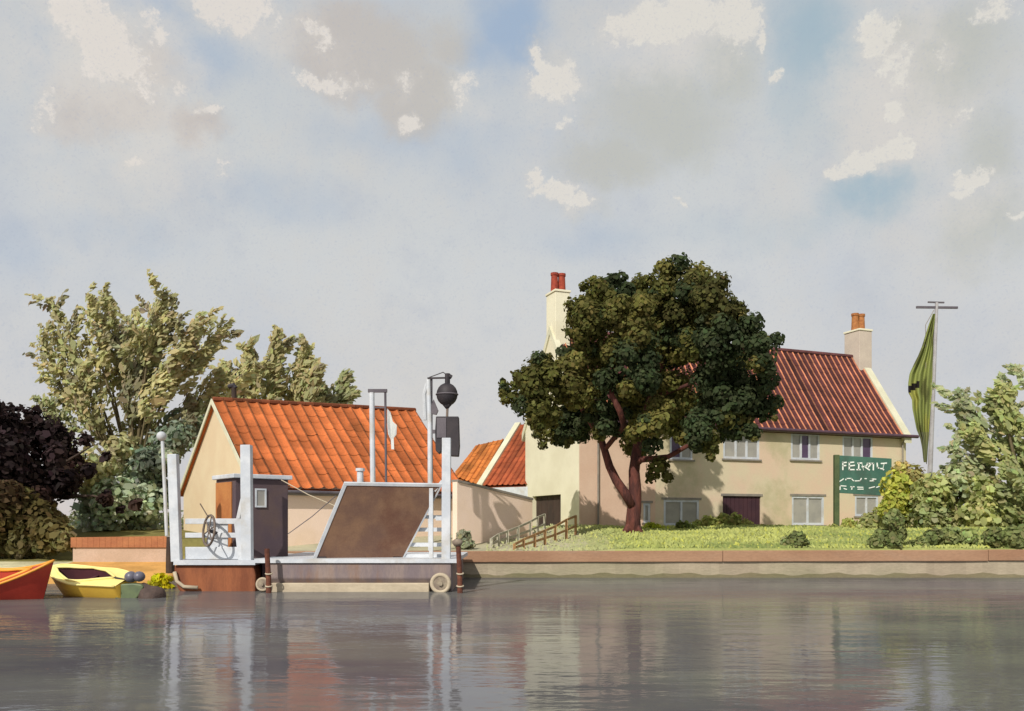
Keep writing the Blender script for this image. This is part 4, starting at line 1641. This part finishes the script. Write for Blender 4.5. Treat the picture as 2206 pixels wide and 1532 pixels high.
# ------------------------------------------------------------------ vegetation
def leaf_mesh(name, pos, nrm, axis, size, wid, cols, parent, matl):
    """many hexagonal leaves in one mesh (numpy)"""
    n = len(pos)
    nrm = nrm / np.linalg.norm(nrm, axis=1, keepdims=True)
    ax = axis - nrm * np.sum(axis * nrm, axis=1, keepdims=True)
    ax /= np.maximum(np.linalg.norm(ax, axis=1, keepdims=True), 1e-6)
    sd = np.cross(nrm, ax)
    shape = [(-.5, 0), (-.22, .42), (.2, .46), (.52, .05), (.22, -.45), (-.24, -.4)]
    vs = np.zeros((n, 6, 3))
    for k, (a, b) in enumerate(shape):
        jit = 1 + rng.normal(0, .12, (n, 1))
        vs[:, k] = pos + ax * (a * size[:, None] * jit) + sd * (b * wid[:, None] * jit) + nrm * ((abs(a) * -.12 + abs(b) * .1) * size[:, None])
    base = np.zeros(3)
    p = parent
    while p is not None:
        base += np.array(p.location)
        p = p.parent
    vs -= base
    me = bpy.data.meshes.new(name)
    me.vertices.add(n * 6)
    me.vertices.foreach_set('co', vs.reshape(-1).astype(np.float32))
    me.loops.add(n * 6)
    me.loops.foreach_set('vertex_index', np.arange(n * 6, dtype=np.int32))
    me.polygons.add(n)
    me.polygons.foreach_set('loop_start', np.arange(0, n * 6, 6, dtype=np.int32))
    me.polygons.foreach_set('loop_total', np.full(n, 6, dtype=np.int32))
    me.update(calc_edges=True)
    at = me.attributes.new('col', 'FLOAT_COLOR', 'FACE')
    c4 = np.ones((n, 4), dtype=np.float32)
    c4[:, :3] = np.clip(cols, .002, 1)
    at.data.foreach_set('color', c4.ravel())
    me.materials.append(matl)
    o = bpy.data.objects.new(name, me)
    COL.objects.link(o)
    o.parent = parent
    return o


def clump_points(clumps, n, out=.75, flat=1.0):
    """clumps: list of (centre, (rx, ry, rz), colour, weight)"""
    w = np.array([c[3] * (c[1][0] * c[1][2]) ** 1.0 for c in clumps])
    w /= w.sum()
    idx = rng.choice(len(clumps), n, p=w)
    d = rng.normal(size=(n, 3))
    d /= np.linalg.norm(d, axis=1, keepdims=True)
    rad = 1 - (1 - out) * rng.random(n) ** 1.2 * 1.8
    rad = np.clip(rad + rng.normal(0, .05, n), .1, 1.15)
    C = np.array([list(c[0]) for c in clumps])[idx]
    Rr = np.array([c[1] for c in clumps])[idx]
    pos = C + d * Rr * rad[:, None]
    col = np.array([c[2][:3] for c in clumps])[idx]
    return pos, d, col, idx


def jitter_cols(col, idx, nclump, amt=.16, clump_amt=.14):
    ct = rng.normal(1, clump_amt, nclump)
    t = ct[idx] * rng.normal(1, amt, len(idx))
    hue = rng.normal(0, .06, (len(idx), 3))
    return col * np.clip(t, .4, 1.8)[:, None] * (1 + hue)


def plant(name, label, cat, base, clumps, n, size, elong=1.5, out=.72, up=.25, group=None, trunk=None, bark='bark', norm_jit=.55, amt=.16, part='crown', limb_part='trunk', trunk_w=1.0):
    root = thing(name, base, label, cat, group)
    pos, d, col, idx = clump_points(clumps, n, out)
    keep = pos[:, 2] > base[2] - .05
    pos, d, col, idx = pos[keep], d[keep], col[keep], idx[keep]
    m = len(pos)
    nr = d + rng.normal(0, norm_jit, (m, 3)) + np.array([0, 0, up])
    axs = rng.normal(size=(m, 3)) + np.array([0, 0, .2])
    sz = size * rng.lognormal(0, .25, m)
    leaf_mesh(part, pos, nr, axs, sz * elong ** .5, sz / elong ** .5 * 1.1, jitter_cols(col, idx, len(clumps), amt), root, M['foliage'])
    if trunk:
        mb = MB()
        for pts, rr in trunk:
            mb.tube(pts, [v * trunk_w for v in rr], n=9)
        mb.build(limb_part, M[bark], root, smooth=True)
    return root


def lobes(lst, Y, depth, seed, cols, squash=1.0, back=True):
    """picture lobes (cx, cy, r) become spheres spread through a real depth"""
    r = random.Random(seed)
    out = []
    for (cx, cy, rr, k) in lst:
        y = Y + depth * r.uniform(-.5, .5)
        s = mpp(Y)
        c = P(cx, cy, Y)
        c.y = y
        R_ = rr * s
        out.append((c, (R_, R_ * squash, R_), cols[k], 1.0))
        if back and rr > 55:
            c2 = c.copy()
            c2.y = Y + depth * r.uniform(.25, .75) if r.random() < .6 else Y - depth * .5
            c2.x += r.uniform(-.2, .2) * R_
            out.append((c2, (R_ * .85, R_ * .85, R_ * .85), cols[k], .6))
    return out


def main_tree():
    Y = 36.0
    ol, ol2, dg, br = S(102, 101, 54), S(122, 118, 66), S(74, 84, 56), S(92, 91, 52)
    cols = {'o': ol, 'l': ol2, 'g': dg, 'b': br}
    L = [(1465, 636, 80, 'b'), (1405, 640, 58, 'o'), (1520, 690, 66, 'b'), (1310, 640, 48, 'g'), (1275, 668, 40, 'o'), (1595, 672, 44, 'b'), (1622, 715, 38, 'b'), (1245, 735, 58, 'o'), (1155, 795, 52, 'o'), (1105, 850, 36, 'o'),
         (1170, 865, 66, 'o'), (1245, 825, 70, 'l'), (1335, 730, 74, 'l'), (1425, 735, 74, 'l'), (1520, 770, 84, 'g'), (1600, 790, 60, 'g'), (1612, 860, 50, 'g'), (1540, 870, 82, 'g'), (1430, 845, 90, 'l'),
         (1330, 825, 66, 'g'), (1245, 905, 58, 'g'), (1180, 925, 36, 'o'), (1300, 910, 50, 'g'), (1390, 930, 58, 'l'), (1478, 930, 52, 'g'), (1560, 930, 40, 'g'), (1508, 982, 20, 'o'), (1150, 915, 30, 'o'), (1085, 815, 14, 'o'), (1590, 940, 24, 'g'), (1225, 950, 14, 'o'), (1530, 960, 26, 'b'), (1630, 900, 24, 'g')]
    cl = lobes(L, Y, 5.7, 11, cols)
    rr_ = random.Random(77)
    fine_ = []
    for (c, rad, col_, w) in cl:
        R0 = rad[0] * .985
        fine_.append((c, (R0 * .72, R0 * .72, R0 * .72), col_, .6))
        ns = max(3, int(5 + R0 * 5))
        for k in range(ns):
            d = Vector((rr_.gauss(0, 1), rr_.gauss(0, 1) - .5, rr_.gauss(0, 1) + .15)).normalized()
            q_ = R0 * rr_.uniform(.28, .46)
            f = rr_.random()
            cc = col_ if f < .62 else (cols['g'] if f < .8 else (cols['l'] if f < .92 else cols['o']))
            fine_.append((c + d * (R0 * 1.06 - q_ * .8), (q_, q_, q_ * .9), cc, 1.0))
    cl = fine_
    # the small spray that hangs below the right branch
    for (a, b, r_) in ((1415, 1008, 24), (1438, 1028, 14), (1402, 1030, 12), (1430, 1000, 14)):
        c = P(a, b, Y - .6)
        cl.append((c, (r_ * mpp(Y),) * 3, ol, 1.0))
    q = lambda a, b, dy=0: P(a, b, Y + dy)
    g = ground_z(P(1363, 0, Y).x, Y)
    base = Vector((P(1364, 0, Y).x, Y, g))
    m = mpp(Y)
    tr = [([base - Vector((0, 0, .3)), q(1364, 1120), q(1367, 1085), q(1368, 1050), q(1366, 1015), q(1370, 985), q(1376, 940, .4), q(1400, 860, .8), q(1440, 740, 1), q(1465, 640, 1)],
           [24 * m, 20 * m, 19 * m, 17 * m, 15 * m, 14 * m, 11 * m, 9 * m, 6 * m, 2 * m]),
          ([q(1362, 1090, -.15), q(1346, 1062, -.2), q(1328, 1036, -.2), q(1313, 1005, -.2), q(1304, 975, -.2), q(1296, 950, -.2), q(1275, 915), q(1240, 860, .2), q(1180, 830, .3)],
           [12 * m, 13 * m, 12 * m, 11 * m, 10 * m, 9 * m, 7 * m, 5 * m, 2 * m]),
          ([q(1302, 970, -.2), q(1318, 950, -.5), q(1345, 918, -1.8), q(1335, 885, -2.5), q(1318, 852, -2.7), q(1310, 780, -1)], [7 * m, 7 * m, 8 * m, 8 * m, 7 * m, 3 * m]),
          ([q(1369, 1000, 0), q(1382, 990, -.3), q(1410, 988, -.5), q(1440, 984, -.5), q(1500, 950, -.5), q(1560, 880, 0)], [10 * m, 9 * m, 8 * m, 7 * m, 5 * m, 2 * m]),
          ([q(1400, 860, .8), q(1480, 830, .5), q(1580, 780, .2)], [7 * m, 5 * m, 2 * m]), ([q(1240, 860, .2), q(1260, 780, .2), q(1300, 680, .4)], [5 * m, 4 * m, 2 * m])]
    # root flare
    for dx in (-.5, .35, .1):
        tr.append(([base + Vector((0, 0, .35)), base + Vector((dx, -.3, -.1))], [.3, .12]))
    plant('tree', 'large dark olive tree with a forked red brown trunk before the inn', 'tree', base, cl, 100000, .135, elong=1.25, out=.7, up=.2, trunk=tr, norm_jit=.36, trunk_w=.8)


main_tree()


def spray_tree(name, label, base_px, Y, sprays, n, size, cols, seed, depth=3.0, group=None, extra=None, trunk=True, bark='olive_bark'):
    """feathery tree: leaves along upward sprays; each spray a limb (base px, tip px, width px)"""
    r = np.random.default_rng(seed)
    g = ground_z(P(base_px[0], 0, Y).x, Y)
    base = Vector((P(base_px[0], 0, Y).x, Y, g))
    root = thing(name, base, label, 'tree', group)
    nmain = len(sprays)
    allsp = []
    for s in sprays:
        allsp.append((s[0], s[1], s[2] * .97 + s[0] * .03, s[3] * .97 + s[1] * .03, s[4] * .78, s[5]))
        dx, dy = s[2] - s[0], s[3] - s[1]
        ln = math.hypot(dx, dy)
        for k in range(6):
            t = r.uniform(.25, .98)
            an = math.atan2(dy, dx) + r.choice([-1, 1]) * r.uniform(.35, .95)
            l2 = ln * r.uniform(.2, .36) * (1.15 - .6 * t) + 8
            bx, by = s[0] + dx * t, s[1] + dy * t
            allsp.append((bx, by, bx + math.cos(an) * l2, by + math.sin(an) * l2, s[4] * r.uniform(.2, .34), s[5] if r.random() < .8 else 'd'))
    sprays = allsp
    w = np.array([math.hypot(s[2] - s[0], s[3] - s[1]) * s[4] for s in sprays], dtype=float)
    cnt = np.maximum(8, (n * w / w.sum())).astype(int)
    P_, N_, A_, S_, C_, I_ = [], [], [], [], [], []
    mb = MB()
    for si, s in enumerate(sprays):
        y = Y + depth * r.uniform(-.5, .5) if si % 7 == 0 else y + r.uniform(-.5, .5)
        a = np.array(P(s[0], s[1], Y))
        b = np.array(P(s[2], s[3], Y))
        a[1] = y
        b[1] = y + r.uniform(-.4, .4)
        k = cnt[si]
        t = r.random(k) ** .85
        wd = s[4] * mpp(Y) * (1 - .72 * t ** 1.5) * (.45 + .55 * np.minimum(1, t / .25))
        d = r.normal(size=(k, 3))
        d /= np.linalg.norm(d, axis=1, keepdims=True)
        off = d * wd[:, None] * (r.random(k) ** .32)[:, None]
        p = a + (b - a) * t[:, None] + off
        P_.append(p)
        N_.append(d * .5 + r.normal(0, .32, (k, 3)) + np.array([-.25, -.8, .5]))
        ax = (b - a) / np.linalg.norm(b - a)
        A_.append(ax + d * .75 + r.normal(0, .22, (k, 3)))
        S_.append(size * r.lognormal(0, .3, k) * (1 - .25 * t))
        c = np.array(cols[s[5]][:3])
        C_.append(np.tile(c, (k, 1)) * r.normal(1, .08))
        I_.append(np.full(k, si))
        if trunk and si % 7 == 0:
            bb = np.array(base) + np.array([0, 0, .8 + 1.2 * r.random()])
            mid = (a * .6 + bb * .4)
            mid[0] = bb[0] * .45 + a[0] * .55
            mb.tube([bb, mid, a, a + (b - a) * .55, a + (b - a) * .9], [.1, .075, .05, .03, .012], n=6)
    pos, nr, axs, sz, col, idx = map(np.concatenate, (P_, N_, A_, S_, C_, I_))
    if extra:
        p2, d2, c2, i2 = clump_points(extra[0], extra[1], .6)
        k = len(p2)
        pos = np.concatenate([pos, p2])
        nr = np.concatenate([nr, d2 + r.normal(0, .5, (k, 3))])
        axs = np.concatenate([axs, r.normal(size=(k, 3)) + np.array([0, 0, .5])])
        sz = np.concatenate([sz, size * r.lognormal(0, .25, k)])
        col = np.concatenate([col, c2])
        idx = np.concatenate([idx, i2 + len(sprays)])
    keep = pos[:, 2] > g - .05
    pos, nr, axs, sz, col, idx = pos[keep], nr[keep], axs[keep], sz[keep], col[keep], idx[keep]
    leaf_mesh('crown', pos, nr, axs, sz * 1.4, sz * .66, jitter_cols(col, idx, idx.max() + 1, .13, .08), root, M['foliage'])
    if trunk:
        mb.tube([base - Vector((0, 0, .2)), base + Vector((.05, 0, 1.2)), base + Vector((0, 0, 2.4))], [.3, .22, .14], n=9)
        mb.build('trunk', M[bark], root, smooth=True)
    return root


OL, OLD, OLG, GRG = S(186, 180, 132), S(156, 150, 118), S(172, 174, 130), S(146, 158, 130)
CO = {'o': OL, 'd': OLD, 'l': OLG, 'g': GRG}
sp = [(240, 830, 182, 602, 48, 'o'), (230, 800, 205, 640, 40, 'o'), (215, 830, 125, 648, 36, 'o'), (200, 850, 112, 700, 36, 'o'), (200, 880, 112, 735, 34, 'o'), (200, 900, 105, 805, 34, 'o'), (190, 930, 95, 860, 34, 'l'),
      (260, 850, 240, 680, 40, 'd'), (290, 830, 300, 660, 36, 'o'), (300, 820, 322, 632, 34, 'o'), (330, 800, 372, 630, 42, 'o'), (340, 790, 395, 660, 36, 'o'), (350, 810, 420, 690, 40, 'o'), (370, 830, 470, 690, 38, 'o'), (390, 830, 515, 692, 28, 'o'), (380, 850, 480, 740, 40, 'o'),
      (300, 900, 320, 770, 54, 'd'), (240, 920, 215, 800, 60, 'o'), (340, 900, 400, 800, 56, 'o'), (400, 880, 470, 790, 46, 'o'), (250, 980, 180, 900, 60, 'o'), (300, 980, 290, 870, 66, 'o'), (360, 960, 410, 860, 50, 'd'), (400, 940, 440, 870, 46, 'l'), (420, 960, 440, 900, 40, 'g'), (370, 990, 370, 900, 50, 'g'), (200, 990, 150, 920, 46, 'l'),
      (430, 860, 540, 770, 40, 'o'), (230, 860, 200, 720, 40, 'o'), (320, 860, 345, 720, 46, 'o')]
spray_tree('tree', 'tall feathery pale olive tree left of the cottage', (290, 1120), 43, sp, 15000, .24, CO, 21, depth=3.4)
sp2 = [(560, 860, 545, 750, 44, 'o'), (590, 850, 600, 712, 44, 'o'), (560, 850, 525, 790, 34, 'o'), (620, 860, 640, 760, 44, 'o'), (650, 860, 665, 750, 40, 'o'), (680, 870, 695, 790, 42, 'o'), (700, 870, 745, 790, 38, 'l'), (715, 880, 757, 835, 34, 'l'), (640, 880, 630, 800, 50, 'd'), (580, 880, 575, 800, 50, 'o'), (520, 870, 500, 790, 40, 'o'),
       (690, 890, 690, 830, 46, 'l'), (600, 960, 600, 860, 50, 'o'), (680, 960, 690, 860, 50, 'o'), (530, 900, 540, 830, 40, 'l')]
spray_tree('tree', 'pale olive tree rising behind the cottage roof', (640, 1120), 52, sp2, 7000, .29, CO, 22, depth=3.4)


def veg():
    # dark copper coloured tree at the left edge
    Y = 37.0
    dk, dk2 = S(62, 50, 50), S(74, 56, 50)
    cols = {'d': dk, 'e': dk2}
    L = [(20, 925, 55, 'd'), (70, 930, 48, 'd'), (105, 950, 36, 'd'), (-40, 960, 80, 'd'), (40, 1000, 70, 'd'), (110, 1000, 45, 'e'), (150, 985, 26, 'd'), (140, 1040, 36, 'd'), (60, 1050, 60, 'd'), (-30, 1060, 80, 'd'), (100, 1080, 40, 'e'), (170, 1010, 18, 'd'), (15, 885, 24, 'd'), (60, 895, 24, 'd'), (-60, 900, 60, 'd'),
         (205, 952, 15, 'd'), (195, 975, 11, 'd'), (205, 1062, 11, 'd'), (240, 1075, 14, 'e'), (262, 1085, 14, 'e'), (228, 1082, 10, 'd'), (250, 1098, 8, 'd')]
    b = Vector((P(40, 0, Y).x, Y, ground_z(P(40, 0, Y).x, Y)))
    q = lambda a, c, dy=0: P(a, c, Y + dy)
    tr = [([b - Vector((0, 0, .3)), q(40, 1060), q(30, 980), q(20, 900)], [.3, .22, .14, .04]), ([q(40, 1070), q(90, 1020), q(150, 990), q(200, 960)], [.16, .1, .06, .02]), ([q(40, 1090), q(120, 1070), q(200, 1068), q(262, 1085)], [.14, .09, .05, .015]), ([q(38, 1050), q(-20, 980), q(-60, 920)], [.16, .1, .03])]
    plant('tree', 'dark copper brown bushy tree at the left edge of the bank', 'tree', b, lobes(L, Y, 3.0, 5, cols), 11000, .22, elong=1.3, out=.6, trunk=tr, amt=.2, bark='soot')
    # olive brown bush overhanging the foreshore
    Y = 34.0
    cols = {'o': S(112, 100, 62), 'l': S(128, 120, 80), 'b': S(88, 72, 52)}
    L = [(10, 1110, 70, 'o'), (70, 1130, 56, 'o'), (-50, 1120, 80, 'o'), (120, 1150, 40, 'o'), (160, 1165, 26, 'l'), (40, 1165, 40, 'l'), (100, 1172, 26, 'l'), (-10, 1168, 36, 'l'), (20, 1070, 40, 'b')]
    b = Vector((P(40, 0, Y).x, Y, ground_z(P(40, 0, Y).x, Y)))
    plant('bush', 'rounded olive brown bush on the shore below the dark tree', 'bush', b, lobes(L, Y, 1.6, 6, cols, back=False), 6500, .2, elong=1.6, out=.65, trunk=[([b - Vector((0, 0, .1)), b + Vector((0, 0, 1.0))], [.12, .05]), ([b, b + Vector((.8, 0, .9))], [.08, .03])], bark='olive_bark', part='foliage', limb_part='stem')
    # grey green shrub behind the pink wall
    Y = 41.5
    cols = {'g': S(184, 194, 164), 'd': S(140, 152, 130), 'o': S(190, 186, 142)}
    L = [(220, 1020, 56, 'o'), (290, 1010, 55, 'g'), (340, 1000, 40, 'd'), (200, 1080, 50, 'g'), (270, 1080, 56, 'g'), (330, 1080, 46, 'g'), (180, 1130, 40, 'g'), (240, 1135, 44, 'g'), (310, 1130, 44, 'g'), (350, 1060, 34, 'd'), (300, 1050, 30, 'd'), (360, 960, 40, 'd'), (395, 940, 34, 'd'), (250, 970, 44, 'o'), (380, 990, 24, 'g')]
    b = Vector((P(270, 0, Y).x, Y, ground_z(P(270, 0, Y).x, Y)))
    plant('shrub', 'grey green leafy shrub behind the orange coped pink wall', 'shrub', b, lobes(L, Y, 2.0, 8, cols, back=False), 7500, .23, elong=1.6, out=.6, trunk=[([b - Vector((0, 0, .1)), b + Vector((.1, 0, 2))], [.14, .05]), ([b, b + Vector((.9, 0, 1.8))], [.09, .03]), ([b, b + Vector((-.9, .1, 1.5))], [.09, .03])], bark='olive_bark', part='foliage', limb_part='stem')
    # right hand side
    pale = {'p': S(184, 187, 126), 'g': S(164, 170, 118), 'd': S(142, 148, 98), 'y': S(194, 196, 96), 'o': S(186, 174, 112), 'b': S(208, 208, 60), 't': S(174, 180, 138)}
    sp = [(2150, 1010, 2085, 830, 40, 't'), (2170, 960, 2100, 860, 40, 't'), (2170, 930, 2160, 830, 40, 'p'), (2190, 930, 2205, 790, 36, 't'), (2180, 1000, 2090, 930, 40, 'p'), (2160, 1060, 2070, 960, 46, 't'), (2180, 900, 2140, 850, 30, 'g'), (2210, 1000, 2190, 880, 60, 'g'), (2230, 1060, 2210, 900, 70, 'p'), (2180, 1100, 2140, 1000, 60, 'g'), (2150, 1110, 2090, 1020, 50, 'p'),
          (2220, 1130, 2200, 1020, 70, 'g'), (2260, 1000, 2280, 840, 60, 'p'), (2130, 1130, 2110, 1060, 50, 'p'), (2260, 1120, 2280, 980, 70, 'g'), (2180, 1150, 2160, 1080, 50, 'd')]
    spray_tree('tree', 'pale grey green young tree at the right edge of the bank', (2200, 1150), 37.5, sp, 10000, .21, pale, 31, depth=2.6)
    Y = 38.5
    L = [(2010, 1060, 44, 'p'), (2060, 1035, 40, 't'), (2100, 1060, 40, 'p'), (2040, 1095, 48, 'p'), (2090, 1110, 44, 'p'), (2000, 1110, 40, 'g'), (2130, 1020, 34, 'p'), (2140, 1100, 40, 't'), (1985, 1080, 26, 'p'), (2060, 1140, 40, 'p'), (2115, 1145, 36, 'p'), (2010, 1145, 34, 'p'), (2060, 1078, 22, 'd'), (2105, 1085, 20, 'd')]
    b = Vector((P(2060, 0, Y).x, Y, ground_z(P(2060, 0, Y).x, Y)))
    plant('shrub', 'light green rounded shrub between the flagpole and the right hand tree', 'shrub', b, lobes(L, Y, 1.8, 9, pale, back=False), 7500, .2, elong=1.5, out=.62, trunk=[([b - Vector((0, 0, .1)), b + Vector((0, 0, 1.4))], [.12, .05])], bark='olive_bark', part='foliage', limb_part='stem')
    Y = 39.6
    L = [(1935, 1045, 36, 'y'), (1965, 1030, 30, 'o'), (1945, 1010, 20, 'o'), (1925, 1085, 34, 'y'), (1960, 1075, 36, 'y'), (1915, 1115, 30, 'p'), (1955, 1115, 36, 'p'), (1990, 1060, 26, 'o'), (1948, 1062, 22, 'b'), (1932, 1032, 10, 'b'), (1985, 1110, 30, 'p'), (1892, 1128, 26, 'p'), (1872, 1140, 18, 'p'), (1900, 1100, 20, 'y')]
    b = Vector((P(1945, 0, Y).x, Y, ground_z(P(1945, 0, Y).x, Y)))
    plant('shrub', 'bright yellow shrub with an orange crest beside the green sign', 'shrub', b, lobes(L, Y, 1.2, 10, pale, back=False), 5600, .165, elong=1.5, out=.62, trunk=[([b - Vector((0, 0, .1)), b + Vector((0, 0, 1.2))], [.1, .04])], bark='olive_bark', part='foliage', limb_part='stem')
    # low clipped bushes along the quay
    Y = 32.3
    for (L, lb) in (([(1715, 1168, 22, 'd'), (1700, 1172, 16, 'g'), (1732, 1174, 14, 'd')], 'small round green bush alone on the grass above the quay'),
                    ([(1925, 1120, 22, 'd'), (1935, 1150, 20, 'd'), (1905, 1160, 20, 'd'), (1880, 1168, 16, 'd'), (1915, 1170, 16, 'd')], 'upright dark green bush with a trailing foot near the yellow shrub'),
                    ([(1985, 1172, 16, 'd'), (1970, 1176, 12, 'd'), (2000, 1176, 12, 'd')], 'tiny dark tuft of bush between the two longer dark bushes'),
                    ([(2010, 1158, 20, 'd'), (2050, 1155, 22, 'd'), (2090, 1158, 20, 'g'), (2130, 1155, 22, 'd'), (2170, 1158, 24, 'd'), (2210, 1156, 26, 'd'), (2260, 1158, 26, 'd'), (2075, 1170, 16, 'd'), (2190, 1172, 18, 'd')], 'long low dark green hedge on the quay at the right edge')):
        cx = L[0][0]
        b = Vector((P(cx, 0, Y).x, Y, ground_z(P(cx, 0, Y).x, Y)))
        nm, ct = ('hedge', 'hedge') if 'hedge' in lb else ('bush', 'bush')
        o = plant(nm, lb, ct, b, lobes(L, Y, .8, 12, {k: tuple(np.array(v) * np.array([.92, .95, .9, 1])) for k, v in pale.items()}, back=False), 420 * len(L), .15, elong=1.5, out=.62, part='foliage')
    # hedge and tufts before the inn
    Y = 42.0
    hp = {'y': S(188, 196, 66), 'g': S(172, 176, 100), 'd': S(136, 146, 76)}
    L = [(1500, 1136, 16, 'g'), (1530, 1128, 18, 'g'), (1560, 1126, 20, 'g'), (1585, 1122, 18, 'g'), (1605, 1132, 14, 'g'), (1475, 1140, 14, 'g'), (1640, 1140, 12, 'g'), (1680, 1142, 12, 'g'), (1740, 1143, 12, 'g'), (1790, 1142, 14, 'g'), (1830, 1136, 20, 'g'), (1870, 1128, 24, 'g')]
    b = Vector((P(1560, 0, Y).x, Y, ground_z(P(1560, 0, Y).x, Y)))
    plant('hedge', 'low ragged light green hedge under the inn windows', 'hedge', b, lobes(L, Y, .8, 13, hp, back=False), 3600, .15, elong=1.5, out=.6, part='foliage')
    for (px, py, r_, k, lb) in ((1405, 1137, 13, 'y', 'vivid yellow green tuft at the foot of the large tree'), (1470, 1134, 11, 'd', 'small dull green tuft right of the vivid yellow one')):
        b = Vector((P(px, 0, Y).x, Y - 1.5, ground_z(P(px, 0, Y).x, Y - 1.5)))
        c = P(px, py, Y - 1.5)
        c2 = c + Vector((.3, .1, -.1))
        plant('tuft', lb, 'plant', b, [(c, (r_ * 1.5 * mpp(Y), .3, r_ * mpp(Y)), hp[k], 1), (c2, (r_ * 1.6 * mpp(Y), .3, r_ * .8 * mpp(Y)), hp[k], 1)], 420, .13, elong=1.6, out=.5, part='foliage')
    # pale round bush beside the right mooring pile, and the yellow weed by the ochre mud
    Y = 33.4
    b = Vector((P(1000, 0, Y).x, Y, ground_z(P(1000, 0, Y).x, Y)))
    plant('bush', 'pale sage bush on the quay behind the right mooring pile', 'bush', b, [(P(998, 1158, Y), (.3, .28, .34), S(176, 178, 148), 1), (P(1002, 1172, Y), (.42, .3, .22), S(168, 170, 140), 1)], 700, .12, elong=1.4, out=.6, part='foliage')
    Y = 26.3
    b = Vector((P(346, 0, Y).x, Y, -.1))
    yw = S(214, 206, 40)
    plant('weed', 'bright yellow weed growing at the water edge beside the brown hull', 'plant', b, [(P(348, 1250, Y), (.3, .3, .22), yw, 1), (P(340, 1262, Y), (.42, .3, .16), S(206, 196, 60), 1), (P(356, 1266, Y), (.28, .3, .15), yw, 1)], 900, .1, elong=2.0, out=.5, part='foliage')


veg()


def far_wood():
    r = np.random.default_rng(91)
    cl = []
    for i in range(150):
        x = -170 + i * 2.6 + r.uniform(-1, 1)
        h = r.uniform(1.4, 2.4)
        cl.append((Vector((x, 150 + r.uniform(-5, 5), 1.8 + h * .55)), (r.uniform(1.6, 3.0), 2.2, h), S(138, 144, 108), 1.0))
    pos, d, col, idx = clump_points(cl, 16000, .6)
    k = pos[:, 2] > 1.75
    pos, d, col, idx = pos[k], d[k], col[k], idx[k]
    n = len(pos)
    o = leaf_mesh('far_wood', pos, d + r.normal(0, .4, (n, 3)), r.normal(size=(n, 3)), np.full(n, .75), np.full(n, .55), jitter_cols(col, idx, len(cl), .14), None, M['foliage'])
    o['kind'] = 'stuff'
    o['label'] = 'low grey green belt of trees far behind the buildings'
    o['category'] = 'wood'


far_wood()


def grass():
    """loose grass of the bank: many small blades in one sheet of stuff"""
    r = np.random.default_rng(55)
    n = 26000
    x = r.uniform(-1, 36, n)
    y = 31.9 + (44.5 - 31.9) * r.random(n) ** 1.3
    den = np.clip((x - (0.5)) / 4, .12, 1)
    keep = r.random(n) < den
    x, y = x[keep], y[keep]
    n = len(x)
    z = np.array([ground_z(a, b) for a, b in zip(x, y)])
    patch = np.sin(x * .9 + 1.3 * np.sin(y * .5)) * np.cos(y * .8 + x * .3)
    h = r.uniform(.05, .15, n) * (1 + .35 * patch)
    pos = np.stack([x, y, z + h * .42], axis=1)
    nr = np.stack([r.normal(0, .5, n), -np.ones(n), r.normal(.55, .3, n)], axis=1)
    ax = np.stack([r.normal(0, .45, n), r.normal(0, .3, n), np.ones(n)], axis=1)
    A, B, C_ = np.array(S(170, 174, 106)[:3]), np.array(S(122, 134, 80)[:3]), np.array(S(176, 178, 92)[:3])
    patch2 = np.sin(x * .35 + 2 * np.sin(y * .9)) * np.sin(y * 1.7 + .6 * np.sin(x * .8))
    t = np.clip(.62 + .25 * patch + .55 * patch2 + r.normal(0, .18, n), 0, 1)[:, None]
    col = A * t + B * (1 - t)
    m = (r.random(n) < .12)[:, None]
    col = np.where(m, C_, col) * r.normal(1, .08, (n, 1))
    k = np.clip((4.5 - x) / 3, 0, .8)[:, None]
    col = col * (1 - k) + np.array(S(172, 172, 136)[:3]) * k
    o = leaf_mesh('grass', pos, nr, ax, h * 1.2, np.full(n, .075), col, None, M['grass'])
    o['kind'] = 'stuff'
    o['label'] = 'short yellow green grass on the bank above the quay'
    o['category'] = 'grass'


grass()
